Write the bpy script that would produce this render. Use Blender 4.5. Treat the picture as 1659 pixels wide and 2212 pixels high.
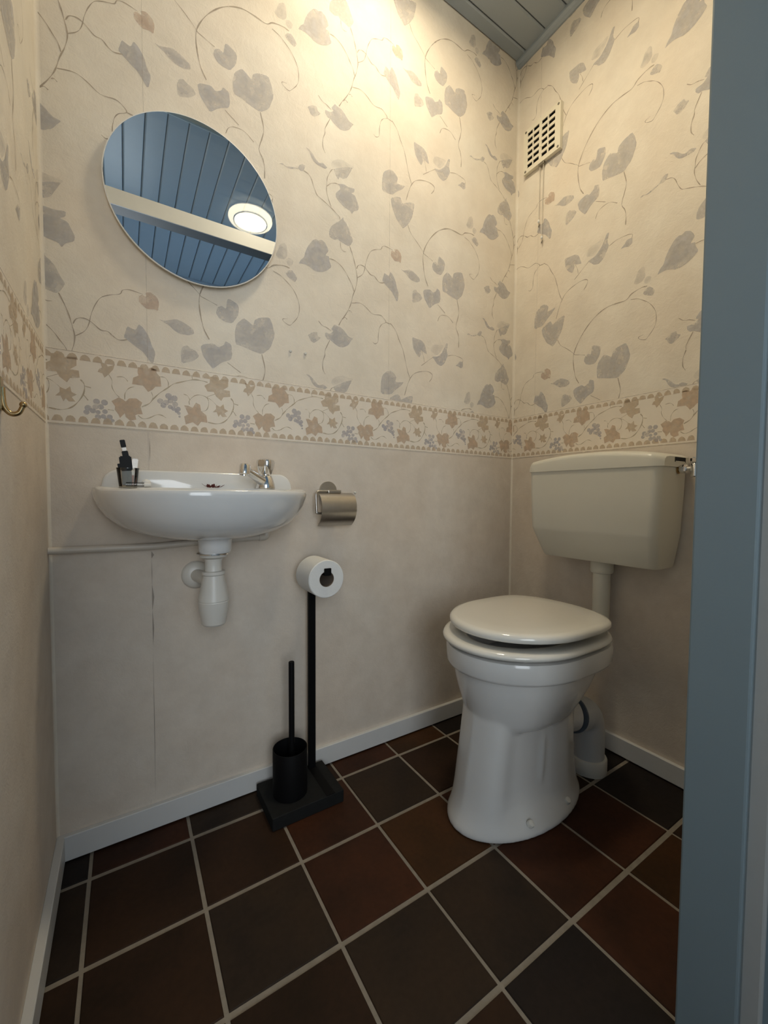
import bpy, bmesh, math, random
from mathutils import Vector, Matrix

for o in list(bpy.data.objects):
    bpy.data.objects.remove(o)
scene = bpy.context.scene
COL = scene.collection
PI = math.pi
random.seed(7)

# ------------------------------------------------------------------ camera
FPX = 886.4
cam_d = bpy.data.cameras.new('camera')
cam = bpy.data.objects.new('camera', cam_d)
COL.objects.link(cam)
cam_d.sensor_fit = 'HORIZONTAL'
cam_d.sensor_width = 36.0
cam_d.lens = FPX / 1659.0 * 36.0
cam_d.clip_start = 0.01
R_ = Vector((0.845481, -0.533970, 0.006172))
U_ = Vector((0.016772, 0.038106, 0.999133))
F_ = Vector((0.533742, 0.844644, -0.041174))
M = Matrix.Identity(4)
for i in range(3):
    M[i][0] = R_[i]
    M[i][1] = U_[i]
    M[i][2] = -F_[i]
M[0][3], M[1][3], M[2][3] = -1.36756, -1.16841, 0.85122
cam.matrix_world = M
scene.camera = cam

# ------------------------------------------------------------------ light and exposure
scene.view_settings.view_transform = 'Standard'
scene.view_settings.look = 'None'
scene.view_settings.exposure = 0.40
scene.view_settings.gamma = 1.0
scene.view_settings.use_curve_mapping = False

LAMP_STRENGTH = 66.0        # emission of the ceiling lamp's diffuser
DAY_POWER = 32.0            # daylight through the hall's end window
FILL_POWER = 21.0           # fill light through an added window opposite the door

w = bpy.data.worlds.new('world')
scene.world = w
w.use_nodes = True
bg = w.node_tree.nodes['Background']
bg.inputs[0].default_value = (0.55, 0.72, 1.0, 1)
bg.inputs[1].default_value = 0.5

day = bpy.data.lights.new('daylight', 'AREA')
day.shape = 'RECTANGLE'
day.size = 1.05
day.size_y = 1.35
day.energy = DAY_POWER
day.color = (0.38, 0.66, 1.0)
day_o = bpy.data.objects.new('daylight', day)
COL.objects.link(day_o)
day_o.location = (0.80, -1.95, 1.50)
day_o.rotation_euler = (math.radians(90), 0, math.radians(90))      # shines towards -x, through window_1

fill = bpy.data.lights.new('fill_light', 'AREA')
fill.shape = 'RECTANGLE'
fill.size = 1.05
fill.size_y = 1.55
fill.energy = FILL_POWER
fill.color = (0.93, 0.96, 1.0)
fill_o = bpy.data.objects.new('fill_light', fill)
COL.objects.link(fill_o)
fill_o.location = (-1.65, -2.80, 1.25)
fill_o.rotation_euler = (math.radians(90), 0, 0)      # added fill, shines towards +y, through added_window

# ------------------------------------------------------------------ room measures (metres)
L = 1.513          # room length along the wash basin wall
D = 0.90           # room depth, to the face of the door wall
ZC = 2.578         # ceiling
ZB, ZT = 1.006, 1.171   # wallpaper border, bottom and top
XJ = -0.652        # right jamb of the door
HALL_Y = -2.60
HX0, HX1 = -2.4, 0.62


# ------------------------------------------------------------------ helpers
def link(o, parent=None):
    COL.objects.link(o)
    if parent is not None:
        o.parent = parent
        o.matrix_parent_inverse = parent.matrix_world.inverted()
    return o


def mobj(name, bm, mat, parent=None, smooth=None):
    me = bpy.data.meshes.new(name)
    bmesh.ops.recalc_face_normals(bm, faces=bm.faces[:])
    bm.to_mesh(me)
    bm.free()
    if smooth is not None:
        for p in me.polygons:
            p.use_smooth = True
        me.set_sharp_from_angle(angle=math.radians(smooth))
    if mat is not None:
        me.materials.append(mat)
    return link(bpy.data.objects.new(name, me), parent)


def tag(o, label, cat=None, group=None):
    o['label'] = label
    if cat:
        o['category'] = cat
    if group:
        o['group'] = group
    return o


def struct(o, label=None):
    o['kind'] = 'structure'
    if label:
        o['label'] = label
    return o


def thing(name, label, cat, loc=(0, 0, 0), group=None):
    o = bpy.data.objects.new(name, None)
    COL.objects.link(o)
    o.empty_display_size = 0.05
    o.location = loc
    bpy.context.view_layer.update()
    return tag(o, label, cat, group)


def add_box(bm, x0, x1, y0, y1, z0, z1, bevel=0.0, seg=2):
    b = bmesh.new()
    bmesh.ops.create_cube(b, size=1.0)
    for v in b.verts:
        v.co = Vector(((x0 + x1) / 2 + v.co.x * (x1 - x0), (y0 + y1) / 2 + v.co.y * (y1 - y0),
                       (z0 + z1) / 2 + v.co.z * (z1 - z0)))
    if bevel > 0:
        bmesh.ops.bevel(b, geom=b.edges[:], offset=bevel, segments=seg, profile=0.5, affect='EDGES')
    join(bm, b)


def join(bm, b):
    vm = {}
    for v in b.verts:
        vm[v] = bm.verts.new(v.co)
    for f in b.faces:
        try:
            bm.faces.new([vm[v] for v in f.verts])
        except ValueError:
            pass
    b.free()


def box(x0, x1, y0, y1, z0, z1, bevel=0.0, seg=2):
    bm = bmesh.new()
    add_box(bm, x0, x1, y0, y1, z0, z1, bevel, seg)
    return bm


def add_loft(bm, secs, cap0=True, cap1=True, ring=False):
    rows = [[bm.verts.new(p) for p in s] for s in secs]
    n = len(rows[0])
    pairs = list(zip(rows[:-1], rows[1:]))
    if ring:
        pairs.append((rows[-1], rows[0]))
    for a, b in pairs:
        for i in range(n):
            j = (i + 1) % n
            bm.faces.new((a[i], a[j], b[j], b[i]))
    if not ring:
        if cap0:
            bm.faces.new(list(reversed(rows[0])))
        if cap1:
            bm.faces.new(rows[-1])


def loft(secs, cap0=True, cap1=True, ring=False):
    bm = bmesh.new()
    add_loft(bm, secs, cap0, cap1, ring)
    return bm


def add_lathe(bm, prof, origin, axis=(0, 0, 1), n=32, cap=True):
    """prof: (radius, distance along axis)"""
    ax = Vector(axis).normalized()
    a = Vector((1, 0, 0)) if abs(ax.x) < 0.9 else Vector((0, 1, 0))
    e1 = ax.cross(a).normalized()
    e2 = ax.cross(e1)
    o = Vector(origin)
    secs = []
    for r, h in prof:
        r = max(r, 1e-5)
        secs.append([o + ax * h + (e1 * math.cos(2 * PI * k / n) + e2 * math.sin(2 * PI * k / n)) * r for k in range(n)])
    add_loft(bm, secs, cap, cap)


def lathe(prof, origin, axis=(0, 0, 1), n=32, cap=True):
    bm = bmesh.new()
    add_lathe(bm, prof, origin, axis, n, cap)
    return bm


def smooth_path(pts, k=6):
    """Catmull-Rom through pts"""
    P = [Vector(p) for p in pts]
    if len(P) < 3:
        return P
    out = []
    for i in range(len(P) - 1):
        p0 = P[i - 1] if i else P[0] * 2 - P[1]
        p1, p2 = P[i], P[i + 1]
        p3 = P[i + 2] if i + 2 < len(P) else P[-1] * 2 - P[-2]
        for s in range(k):
            t = s / k
            out.append(0.5 * ((2 * p1) + (p2 - p0) * t + (2 * p0 - 5 * p1 + 4 * p2 - p3) * t * t
                              + (3 * p1 - p0 - 3 * p2 + p3) * t * t * t))
    out.append(P[-1])
    return out


def add_tube(bm, pts, r, n=16, cap=True):
    P = [Vector(p) for p in pts]
    rs = r if isinstance(r, (list, tuple)) else [r] * len(P)
    t0 = (P[1] - P[0]).normalized()
    a = Vector((0, 0, 1)) if abs(t0.z) < 0.9 else Vector((1, 0, 0))
    e1 = t0.cross(a).normalized()
    secs = []
    for i, p in enumerate(P):
        if i == 0:
            t = P[1] - P[0]
        elif i == len(P) - 1:
            t = P[-1] - P[-2]
        else:
            t = (P[i + 1] - P[i]).normalized() + (P[i] - P[i - 1]).normalized()
        t.normalize()
        e1 = (e1 - t * e1.dot(t)).normalized()
        e2 = t.cross(e1)
        secs.append([p + (e1 * math.cos(2 * PI * k / n) + e2 * math.sin(2 * PI * k / n)) * rs[i] for k in range(n)])
    add_loft(bm, secs, cap, cap)


def tube(pts, r, n=16, cap=True):
    bm = bmesh.new()
    add_tube(bm, pts, r, n, cap)
    return bm


# ------------------------------------------------------------------ materials
def newmat(name):
    m = bpy.data.materials.new(name)
    m.use_nodes = True
    nt = m.node_tree
    return m, nt, nt.nodes, nt.links, nt.nodes['Principled BSDF']


def simple(name, col, rough=0.5, metal=0.0, var=0.06, scale=30.0, bump=0.0, bscale=200.0, spec=0.5, coat=0.0):
    m, nt, N, K, P = newmat(name)
    tc = N.new('ShaderNodeTexCoord')
    no = N.new('ShaderNodeTexNoise')
    no.inputs['Scale'].default_value = scale
    no.inputs['Detail'].default_value = 4
    K.new(tc.outputs['Object'], no.inputs['Vector'])
    mr = N.new('ShaderNodeMapRange')
    mr.inputs['To Min'].default_value = 1 - var
    mr.inputs['To Max'].default_value = 1 + var
    K.new(no.outputs['Fac'], mr.inputs['Value'])
    mx = N.new('ShaderNodeMix')
    mx.data_type = 'RGBA'
    mx.blend_type = 'MULTIPLY'
    mx.inputs['Factor'].default_value = 1
    mx.inputs['A'].default_value = (*col, 1)
    K.new(mr.outputs['Result'], mx.inputs['B'])
    K.new(mx.outputs['Result'], P.inputs['Base Color'])
    P.inputs['Roughness'].default_value = rough
    P.inputs['Metallic'].default_value = metal
    P.inputs['Specular IOR Level'].default_value = spec
    if coat:
        P.inputs['Coat Weight'].default_value = coat
        P.inputs['Coat Roughness'].default_value = 0.05
    if bump > 0:
        n2 = N.new('ShaderNodeTexNoise')
        n2.inputs['Scale'].default_value = bscale
        n2.inputs['Detail'].default_value = 5
        K.new(tc.outputs['Object'], n2.inputs['Vector'])
        b = N.new('ShaderNodeBump')
        b.inputs['Strength'].default_value = bump
        b.inputs['Distance'].default_value = 0.002
        K.new(n2.outputs['Fac'], b.inputs['Height'])
        K.new(b.outputs['Normal'], P.inputs['Normal'])
    return m


def paper_mat(name, col, mottle=0.10, relief=0.50, pscale=9.0):
    """embossed plaster-look wallpaper"""
    m, nt, N, K, P = newmat(name)
    tc = N.new('ShaderNodeTexCoord')
    n1 = N.new('ShaderNodeTexNoise')
    n1.inputs['Scale'].default_value = pscale
    n1.inputs['Detail'].default_value = 8
    n1.inputs['Roughness'].default_value = 0.65
    K.new(tc.outputs['Object'], n1.inputs['Vector'])
    cr = N.new('ShaderNodeValToRGB')
    e = cr.color_ramp.elements
    e[0].position, e[1].position = 0.30, 0.72
    e[0].color = (col[0] * (1 - mottle), col[1] * (1 - mottle * 1.15), col[2] * (1 - mottle * 1.2), 1)
    e[1].color = (min(1, col[0] * (1 + mottle * .5)), min(1, col[1] * (1 + mottle * .5)), min(1, col[2] * (1 + mottle * .6)), 1)
    K.new(n1.outputs['Fac'], cr.inputs['Fac'])
    n3 = N.new('ShaderNodeTexNoise')
    n3.inputs['Scale'].default_value = 3.2
    n3.inputs['Detail'].default_value = 3
    K.new(tc.outputs['Object'], n3.inputs['Vector'])
    mr = N.new('ShaderNodeMapRange')
    mr.inputs['From Min'].default_value = 0.35
    mr.inputs['From Max'].default_value = 0.7
    K.new(n3.outputs['Fac'], mr.inputs['Value'])
    mx = N.new('ShaderNodeMix')
    mx.data_type = 'RGBA'
    mx.blend_type = 'MULTIPLY'
    mx.inputs['B'].default_value = (1.0, 0.955, 0.915, 1)
    K.new(mr.outputs['Result'], mx.inputs['Factor'])
    K.new(cr.outputs['Color'], mx.inputs['A'])
    K.new(mx.outputs['Result'], P.inputs['Base Color'])
    P.inputs['Roughness'].default_value = 0.62
    P.inputs['Specular IOR Level'].default_value = 0.3
    # relief: fine grain and trowelled creases
    n2 = N.new('ShaderNodeTexNoise')
    n2.inputs['Scale'].default_value = 38
    n2.inputs['Detail'].default_value = 9
    n2.inputs['Roughness'].default_value = 0.6
    n2.inputs['Distortion'].default_value = 1.2
    K.new(tc.outputs['Object'], n2.inputs['Vector'])
    vo = N.new('ShaderNodeTexNoise')
    vo.inputs['Scale'].default_value = 260
    vo.inputs['Detail'].default_value = 3
    K.new(tc.outputs['Object'], vo.inputs['Vector'])
    ad = N.new('ShaderNodeMath')
    ad.operation = 'MULTIPLY_ADD'
    ad.inputs[1].default_value = 0.35
    K.new(vo.outputs['Fac'], ad.inputs[0])
    K.new(n2.outputs['Fac'], ad.inputs[2])
    b = N.new('ShaderNodeBump')
    b.inputs['Strength'].default_value = relief
    b.inputs['Distance'].default_value = 0.0025
    K.new(ad.outputs[0], b.inputs['Height'])
    K.new(b.outputs['Normal'], P.inputs['Normal'])
    return m


def print_mat():
    """watercolour ink lying on the paper: colour and density per printed shape"""
    m, nt, N, K, P = newmat('printed_ink')
    at = N.new('ShaderNodeAttribute')
    at.attribute_name = 'ink'
    tc = N.new('ShaderNodeTexCoord')
    no = N.new('ShaderNodeTexNoise')
    no.inputs['Scale'].default_value = 45
    no.inputs['Detail'].default_value = 5
    K.new(tc.outputs['Object'], no.inputs['Vector'])
    mr = N.new('ShaderNodeMapRange')
    mr.inputs['From Min'].default_value = 0.32
    mr.inputs['From Max'].default_value = 0.68
    mr.inputs['To Min'].default_value = 0.42
    mr.inputs['To Max'].default_value = 1.05
    K.new(no.outputs['Fac'], mr.inputs['Value'])
    mu = N.new('ShaderNodeMath')
    mu.operation = 'MULTIPLY'
    mu.use_clamp = True
    K.new(at.outputs['Alpha'], mu.inputs[0])
    K.new(mr.outputs['Result'], mu.inputs[1])
    K.new(at.outputs['Color'], P.inputs['Base Color'])
    P.inputs['Roughness'].default_value = 0.62
    P.inputs['Specular IOR Level'].default_value = 0.3
    K.new(mu.outputs[0], P.inputs['Alpha'])
    return m


def tile_mat(name, c1, c2, c3):
    m, nt, N, K, P = newmat(name)
    tc = N.new('ShaderNodeTexCoord')
    oi = N.new('ShaderNodeObjectInfo')
    sc = N.new('ShaderNodeVectorMath')
    sc.operation = 'ADD'
    K.new(tc.outputs['Object'], sc.inputs[0])
    mul = N.new('ShaderNodeMath')
    mul.operation = 'MULTIPLY'
    mul.inputs[1].default_value = 40
    K.new(oi.outputs['Random'], mul.inputs[0])
    K.new(mul.outputs[0], sc.inputs[1])
    n1 = N.new('ShaderNodeTexNoise')
    n1.inputs['Scale'].default_value = 6
    n1.inputs['Detail'].default_value = 3
    K.new(sc.outputs[0], n1.inputs['Vector'])
    cr = N.new('ShaderNodeValToRGB')
    e = cr.color_ramp.elements
    e[0].position, e[1].position = 0.30, 0.72
    e[0].color, e[1].color = (*c1, 1), (*c3, 1)
    mid = cr.color_ramp.elements.new(0.5)
    mid.color = (*c2, 1)
    K.new(n1.outputs['Fac'], cr.inputs['Fac'])
    n4 = N.new('ShaderNodeTexNoise')
    n4.inputs['Scale'].default_value = 90
    n4.inputs['Detail'].default_value = 6
    K.new(sc.outputs[0], n4.inputs['Vector'])
    mr = N.new('ShaderNodeMapRange')
    mr.inputs['To Min'].default_value = 0.7
    mr.inputs['To Max'].default_value = 1.3
    K.new(n4.outputs['Fac'], mr.inputs['Value'])
    mx = N.new('ShaderNodeMix')
    mx.data_type = 'RGBA'
    mx.blend_type = 'MULTIPLY'
    mx.inputs['Factor'].default_value = 1
    K.new(cr.outputs['Color'], mx.inputs['A'])
    K.new(mr.outputs['Result'], mx.inputs['B'])
    K.new(mx.outputs['Result'], P.inputs['Base Color'])
    P.inputs['Roughness'].default_value = 0.6
    P.inputs['Specular IOR Level'].default_value = 0.15
    n2 = N.new('ShaderNodeTexNoise')
    n2.inputs['Scale'].default_value = 14
    n2.inputs['Detail'].default_value = 4
    K.new(sc.outputs[0], n2.inputs['Vector'])
    b = N.new('ShaderNodeBump')
    b.inputs['Strength'].default_value = 0.25
    b.inputs['Distance'].default_value = 0.004
    K.new(n2.outputs['Fac'], b.inputs['Height'])
    K.new(b.outputs['Normal'], P.inputs['Normal'])
    return m


def pane_mat(name, tint=(0.97, 0.985, 0.98)):
    """clear flat glass: see-through with a Fresnel reflection"""
    m, nt, N, K, P = newmat(name)
    out = N['Material Output']
    N.remove(P)
    tr = N.new('ShaderNodeBsdfTransparent')
    tr.inputs[0].default_value = (*tint, 1)
    gl = N.new('ShaderNodeBsdfGlossy')
    gl.inputs['Roughness'].default_value = 0.0
    fr = N.new('ShaderNodeFresnel')
    fr.inputs['IOR'].default_value = 1.52
    mx = N.new('ShaderNodeMixShader')
    K.new(fr.outputs[0], mx.inputs[0])
    K.new(tr.outputs[0], mx.inputs[1])
    K.new(gl.outputs[0], mx.inputs[2])
    K.new(mx.outputs[0], out.inputs[0])
    return m


def emit_mat(name, col, strength):
    m, nt, N, K, P = newmat(name)
    P.inputs['Base Color'].default_value = (0.9, 0.9, 0.88, 1)
    P.inputs['Emission Color'].default_value = (*col, 1)
    P.inputs['Emission Strength'].default_value = strength
    return m


PAPER = (0.795, 0.742, 0.642)
M_ = {
    'paper': paper_mat('floral_wallpaper_ground', PAPER),
    'paper_low': paper_mat('plain_wallpaper', (0.70, 0.635, 0.55), mottle=0.09, relief=0.40, pscale=14),
    'border': paper_mat('border_paper', (0.80, 0.74, 0.645), mottle=0.05, relief=0.12),
    'ink': print_mat(),
    'seam': simple('dark_torn_seam', (0.36, 0.31, 0.26), 0.7),  # dark tone of the tear and seam line in the plain paper
    'white_wood': simple('white_painted_wood', (0.66, 0.66, 0.65), 0.35, var=0.03),
    'plank': simple('blue_grey_painted_plank', (0.33, 0.38, 0.425), 0.32, var=0.04, scale=12),
    'plank_gap': simple('dark_plank_joint', (0.10, 0.115, 0.13), 0.8),
    'frame_blue': simple('blue_grey_painted_steel', (0.215, 0.268, 0.288), 0.38, var=0.03, scale=8, bump=0.05, bscale=300),
    'frame_dark': simple('dark_blue_grey_rail', (0.07, 0.085, 0.10), 0.5, var=0.03),
    'frame_white': simple('off_white_painted_rail', (0.60, 0.625, 0.65), 0.4, var=0.03),
    'strip': simple('pale_grey_rubber', (0.40, 0.40, 0.38), 0.6),
    'grout': simple('grey_beige_grout', (0.27, 0.235, 0.19), 0.85, var=0.25, scale=60, bump=0.6, bscale=150),
    'porcelain': simple('white_vitreous_china', (0.72, 0.725, 0.72), 0.12, var=0.015, coat=0.6),
    'porcelain_w': simple('ivory_vitreous_china', (0.70, 0.69, 0.67), 0.16, var=0.015, coat=0.4),
    'seat': simple('ivory_gloss_seat_plastic', (0.78, 0.76, 0.70), 0.13, var=0.01, coat=0.5),
    'cistern': simple('cream_cistern_plastic', (0.70, 0.675, 0.59), 0.30, var=0.015),
    'pvc': simple('off_white_pvc', (0.68, 0.66, 0.61), 0.35, var=0.02),
    'pvc_grey': simple('pale_grey_pvc', (0.56, 0.57, 0.58), 0.4, var=0.03),
    'pipe_paint': simple('painted_pipe', (0.62, 0.57, 0.50), 0.4, var=0.04),
    'rubber': simple('blue_grey_rubber_seal', (0.10, 0.12, 0.15), 0.6),
    'chrome': simple('polished_chrome', (0.80, 0.80, 0.80), 0.09, 1.0, var=0.02),
    'steel': simple('brushed_steel', (0.52, 0.49, 0.45), 0.30, 1.0, var=0.08, scale=90),
    'brass': simple('aged_brass', (0.42, 0.30, 0.15), 0.28, 1.0, var=0.1),
    'black_metal': simple('matt_black_metal', (0.004, 0.004, 0.0045), 0.6, var=0.1, spec=0.12),
    'slate': simple('charcoal_slate', (0.013, 0.0135, 0.0135), 0.8, var=0.25, scale=60, bump=0.4, bscale=90, spec=0.15),
    'roll': simple('white_tissue_paper', (0.80, 0.80, 0.78), 0.95, var=0.02, bump=0.2, bscale=400, spec=0.1),
    'card': simple('dark_cardboard_core', (0.22, 0.17, 0.13), 0.9),
    'vent': simple('cream_plastic_grille', (0.78, 0.73, 0.60), 0.4, var=0.02),
    'dark': simple('painted_hollow_shade', (0.015, 0.014, 0.012), 0.9),  # near-black colour standing in for the shade inside hollows
    'cord': simple('white_cord', (0.62, 0.58, 0.50), 0.7),
    'screw': simple('dull_screw_head', (0.25, 0.23, 0.19), 0.4, 0.8),
    'black_plastic': simple('black_plastic_cap', (0.004, 0.004, 0.0045), 0.4, spec=0.15),
    'clear': pane_mat('clear_plastic', (0.93, 0.93, 0.92)),
    'glass': pane_mat('window_glass'),
    'pink_liquid': simple('rosy_makeup', (0.55, 0.27, 0.22), 0.3),
    'tan_liquid': simple('beige_makeup', (0.48, 0.38, 0.26), 0.3),
    'grey_liquid': simple('grey_green_makeup', (0.16, 0.17, 0.15), 0.3),
    'petal': simple('dark_red_dried_petal', (0.085, 0.010, 0.010), 0.7, var=0.4, scale=120),
    'hall_wall': simple('pale_hall_plaster', (0.62, 0.62, 0.60), 0.8, var=0.03),
    'hall_floor': simple('brown_hall_tiles', (0.07, 0.045, 0.03), 0.5, var=0.2),
    'lamp_white': simple('white_lamp_ring', (0.8, 0.8, 0.78), 0.4, var=0.01),
    'lamp': emit_mat('lit_opal_diffuser', (1.0, 0.85, 0.60), LAMP_STRENGTH),
    'lamp_rim': emit_mat('lit_opal_rim', (1.0, 0.85, 0.60), LAMP_STRENGTH * 0.13),
    'tile_brown': tile_mat('brown_clay_tile', (0.020, 0.011, 0.006), (0.030, 0.015, 0.008), (0.040, 0.019, 0.009)),
    'tile_red': tile_mat('red_brown_clay_tile', (0.030, 0.013, 0.007), (0.048, 0.018, 0.009), (0.062, 0.021, 0.009)),
    'tile_orange': tile_mat('orange_brown_clay_tile', (0.038, 0.018, 0.007), (0.054, 0.023, 0.008), (0.062, 0.024, 0.010)),
    'tile_slate': tile_mat('slate_brown_clay_tile', (0.022, 0.015, 0.011), (0.031, 0.020, 0.013), (0.040, 0.024, 0.014)),
    'tile_dark': tile_mat('dark_clay_tile', (0.014, 0.011, 0.010), (0.018, 0.013, 0.011), (0.024, 0.016, 0.012)),
}
mirror_m, _nt, _N, _K, _P = newmat('silvered_mirror')
_P.inputs['Base Color'].default_value = (0.90, 0.92, 0.92, 1)
_P.inputs['Metallic'].default_value = 1.0
_P.inputs['Roughness'].default_value = 0.0
M_['mirror'] = mirror_m


def ring_lathe(prof, origin, axis=(0, 0, 1), n=40):
    """closed profile swept round an axis"""
    bm = bmesh.new()
    ax = Vector(axis).normalized()
    a = Vector((1, 0, 0)) if abs(ax.x) < 0.9 else Vector((0, 1, 0))
    e1 = ax.cross(a).normalized()
    e2 = ax.cross(e1)
    o = Vector(origin)
    secs = [[o + ax * h + (e1 * math.cos(2 * PI * k / n) + e2 * math.sin(2 * PI * k / n)) * r for k in range(n)] for r, h in prof]
    add_loft(bm, secs, ring=True)
    return bm


# ================================================================== the setting
def wall_boxes(name, boxes, mat, label):
    bm = bmesh.new()
    for b in boxes:
        add_box(bm, *b)
    return struct(mobj(name, bm, mat), label)


wall_back = wall_boxes('wall_back', [(-L - 0.1, 0.1, 0.0, 0.1, -0.05, ZC + 0.1)], M_['paper'],
                       'long wall with vine leaf wallpaper behind the wash basin')
wall_right = wall_boxes('wall_right', [(0.0, 0.1, -D - 0.02, 0.0, -0.05, ZC + 0.1)], M_['paper'],
                        'papered wall behind the toilet cistern')
wall_left = wall_boxes('wall_left', [(-L - 0.1, -L, -D - 0.02, 0.0, -0.05, ZC + 0.1)], M_['paper'],
                       'narrow papered wall at the left with a brass hook')
YF0, YF1 = -D - 0.10, -D          # door wall
JL0, JL1 = -1.505, -1.478          # left jamb
JR0, JR1 = XJ, XJ + 0.055          # right jamb
wall_front = wall_boxes('wall_front', [
    (JR1, HX1, YF0, YF1, -0.05, ZC + 0.1),
    (HX0, JL0, YF0, YF1, -0.05, ZC + 0.1),
    (JL0, JR1, YF0, YF1, 2.545, ZC + 0.1)], M_['hall_wall'], 'door wall between toilet and hall')

# --- door frame with a glazed fanlight above the rail
door = bpy.data.objects.new('door_1', None)
COL.objects.link(door)
struct(door, 'blue-grey door frame with a white rail and a glass fanlight')
bm = box(JR0, JR1, YF1 - 0.073, YF1 + 0.002, 0.0, 2.545, 0.003)
add_box(bm, JR0 + 0.016, JR1, YF1 - 0.13, YF1 - 0.071, 0.0, 2.545, 0.002)
mobj('jamb', bm, M_['frame_blue'], door)
mobj('draught_strip', box(JR0 + 0.007, JR0 + 0.018, YF1 - 0.096, YF1 - 0.072, 0.0, 2.04, 0.003), M_['strip'], door)
bm = box(JL0, JL1, YF1 - 0.073, YF1 + 0.002, 0.0, 2.545, 0.003)
add_box(bm, JL0, JL1 - 0.012, YF1 - 0.13, YF1 - 0.071, 0.0, 2.545, 0.002)
mobj('jamb', bm, M_['frame_blue'], door)
mobj('rail', box(JL1, JR0, YF1 - 0.066, YF1 - 0.003, 2.018, 2.081), M_['frame_dark'], door)
mobj('rail_face', box(JL1, JR0, YF1 - 0.003, YF1 + 0.002, 2.0175, 2.0815, 0.001), M_['frame_white'], door)
mobj('top_rail', box(JL1, JR0, YF1 - 0.073, YF1 + 0.002, 2.525, 2.560, 0.002), M_['frame_blue'], door)
mobj('fanlight_pane', box(JL1, JR0, YF1 - 0.064, YF1 - 0.060, 2.076, 2.530), M_['glass'], door)

# --- hall behind the camera (seen in the round mirror)
wall_boxes('wall_hall_far', [
    (HX0, -2.17, HALL_Y - 0.1, HALL_Y, -0.05, ZC + 0.1), (-1.13, HX1, HALL_Y - 0.1, HALL_Y, -0.05, ZC + 0.1),
    (-2.17, -1.13, HALL_Y - 0.1, HALL_Y, -0.05, 0.47), (-2.17, -1.13, HALL_Y - 0.1, HALL_Y, 2.03, ZC + 0.1)], M_['hall_wall'], 'far hall wall')
wall_boxes('wall_hall_left', [(HX0 - 0.1, HX0, HALL_Y - 0.1, YF1, -0.05, ZC + 0.1)], M_['hall_wall'], 'left end wall of the hall')
WY0, WY1, WZ0, WZ1 = -2.48, -1.42, 0.82, 2.18
wall_boxes('wall_hall_right', [
    (HX1, HX1 + 0.1, HALL_Y - 0.1, WY0, -0.05, ZC + 0.1), (HX1, HX1 + 0.1, WY1, YF1, -0.05, ZC + 0.1),
    (HX1, HX1 + 0.1, WY0, WY1, -0.05, WZ0), (HX1, HX1 + 0.1, WY0, WY1, WZ1, ZC + 0.1)], M_['hall_wall'], 'right end wall of the hall')
wall_boxes('floor_hall', [(HX0, HX1, HALL_Y, YF0, -0.06, 0.0)], M_['hall_floor'], 'brown hall floor')
win = bpy.data.objects.new('window_1', None)
COL.objects.link(win)
struct(win, 'white framed hall window letting in daylight')
bm = bmesh.new()
for b in [(WY0, WY0 + .05), (WY1 - .05, WY1), ((WY0 + WY1) / 2 - .025, (WY0 + WY1) / 2 + .025)]:
    add_box(bm, HX1 + 0.02, HX1 + 0.08, b[0], b[1], WZ0, WZ1)
for b in [(WZ0, WZ0 + .05), (WZ1 - .05, WZ1)]:
    add_box(bm, HX1 + 0.02, HX1 + 0.08, WY0 + .05, WY1 - .05, b[0], b[1])
mobj('window_frame', bm, M_['white_wood'], win)
mobj('pane', box(HX1 + 0.048, HX1 + 0.052, WY0 + .05, (WY0 + WY1) / 2 - .025, WZ0 + .05, WZ1 - .05), M_['glass'], win)
mobj('pane', box(HX1 + 0.048, HX1 + 0.052, (WY0 + WY1) / 2 + .025, WY1 - .05, WZ0 + .05, WZ1 - .05), M_['glass'], win)

fill_win = bpy.data.objects.new('added_window', None)  # invented window, put in so fill light reaches the lower room
COL.objects.link(fill_win)
struct(fill_win, 'added white framed window opposite the toilet door, for fill light')
bm = bmesh.new()
for b in [(-2.17, -2.12), (-1.18, -1.13)]:
    add_box(bm, b[0], b[1], HALL_Y - 0.08, HALL_Y - 0.02, 0.47, 2.03)
for b in [(0.47, 0.52), (1.98, 2.03)]:
    add_box(bm, -2.12, -1.18, HALL_Y - 0.08, HALL_Y - 0.02, b[0], b[1])
mobj('window_frame', bm, M_['white_wood'], fill_win)
mobj('pane', box(-2.12, -1.18, HALL_Y - 0.052, HALL_Y - 0.048, 0.52, 1.98), M_['glass'], fill_win)

# --- ceilings of tongue-and-groove planks
ceil = struct(mobj('ceiling', box(-L - 0.1, 0.1, -D - 0.02, 0.0, ZC + 0.006, ZC + 0.1), M_['plank_gap']),
              'blue-grey plank ceiling of the toilet room')


def plank_mesh(lx, ly, axis):
    """plank hanging 8 mm below its bed; long edges chamfered"""
    h = 0.006
    c = 0.0055
    g = 0.0022
    bm = bmesh.new()
    if axis == 'x':
        prof = [(-ly / 2 + g, h), (-ly / 2 + g, 0.0035), (-ly / 2 + g + c, 0), (ly / 2 - g - c * 0.4, 0), (ly / 2 - g, 0.002), (ly / 2 - g, h)]
        secs = [[Vector((s * lx / 2, a, b)) for a, b in prof] for s in (-1, 1)]
    else:
        prof = [(-lx / 2 + g, h), (-lx / 2 + g, 0.0035), (-lx / 2 + g + c, 0), (lx / 2 - g - c * 0.4, 0), (lx / 2 - g, 0.002), (lx / 2 - g, h)]
        secs = [[Vector((a, s * ly / 2, b)) for a, b in prof] for s in (-1, 1)]
    add_loft(bm, secs)
    bmesh.ops.recalc_face_normals(bm, faces=bm.faces[:])
    me = bpy.data.meshes.new('plank')
    bm.to_mesh(me)
    bm.free()
    me.materials.append(M_['plank'])
    return me


def plank(me, loc, parent):
    o = bpy.data.objects.new('plank', me)
    o.location = loc
    return link(o, parent)


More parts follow.
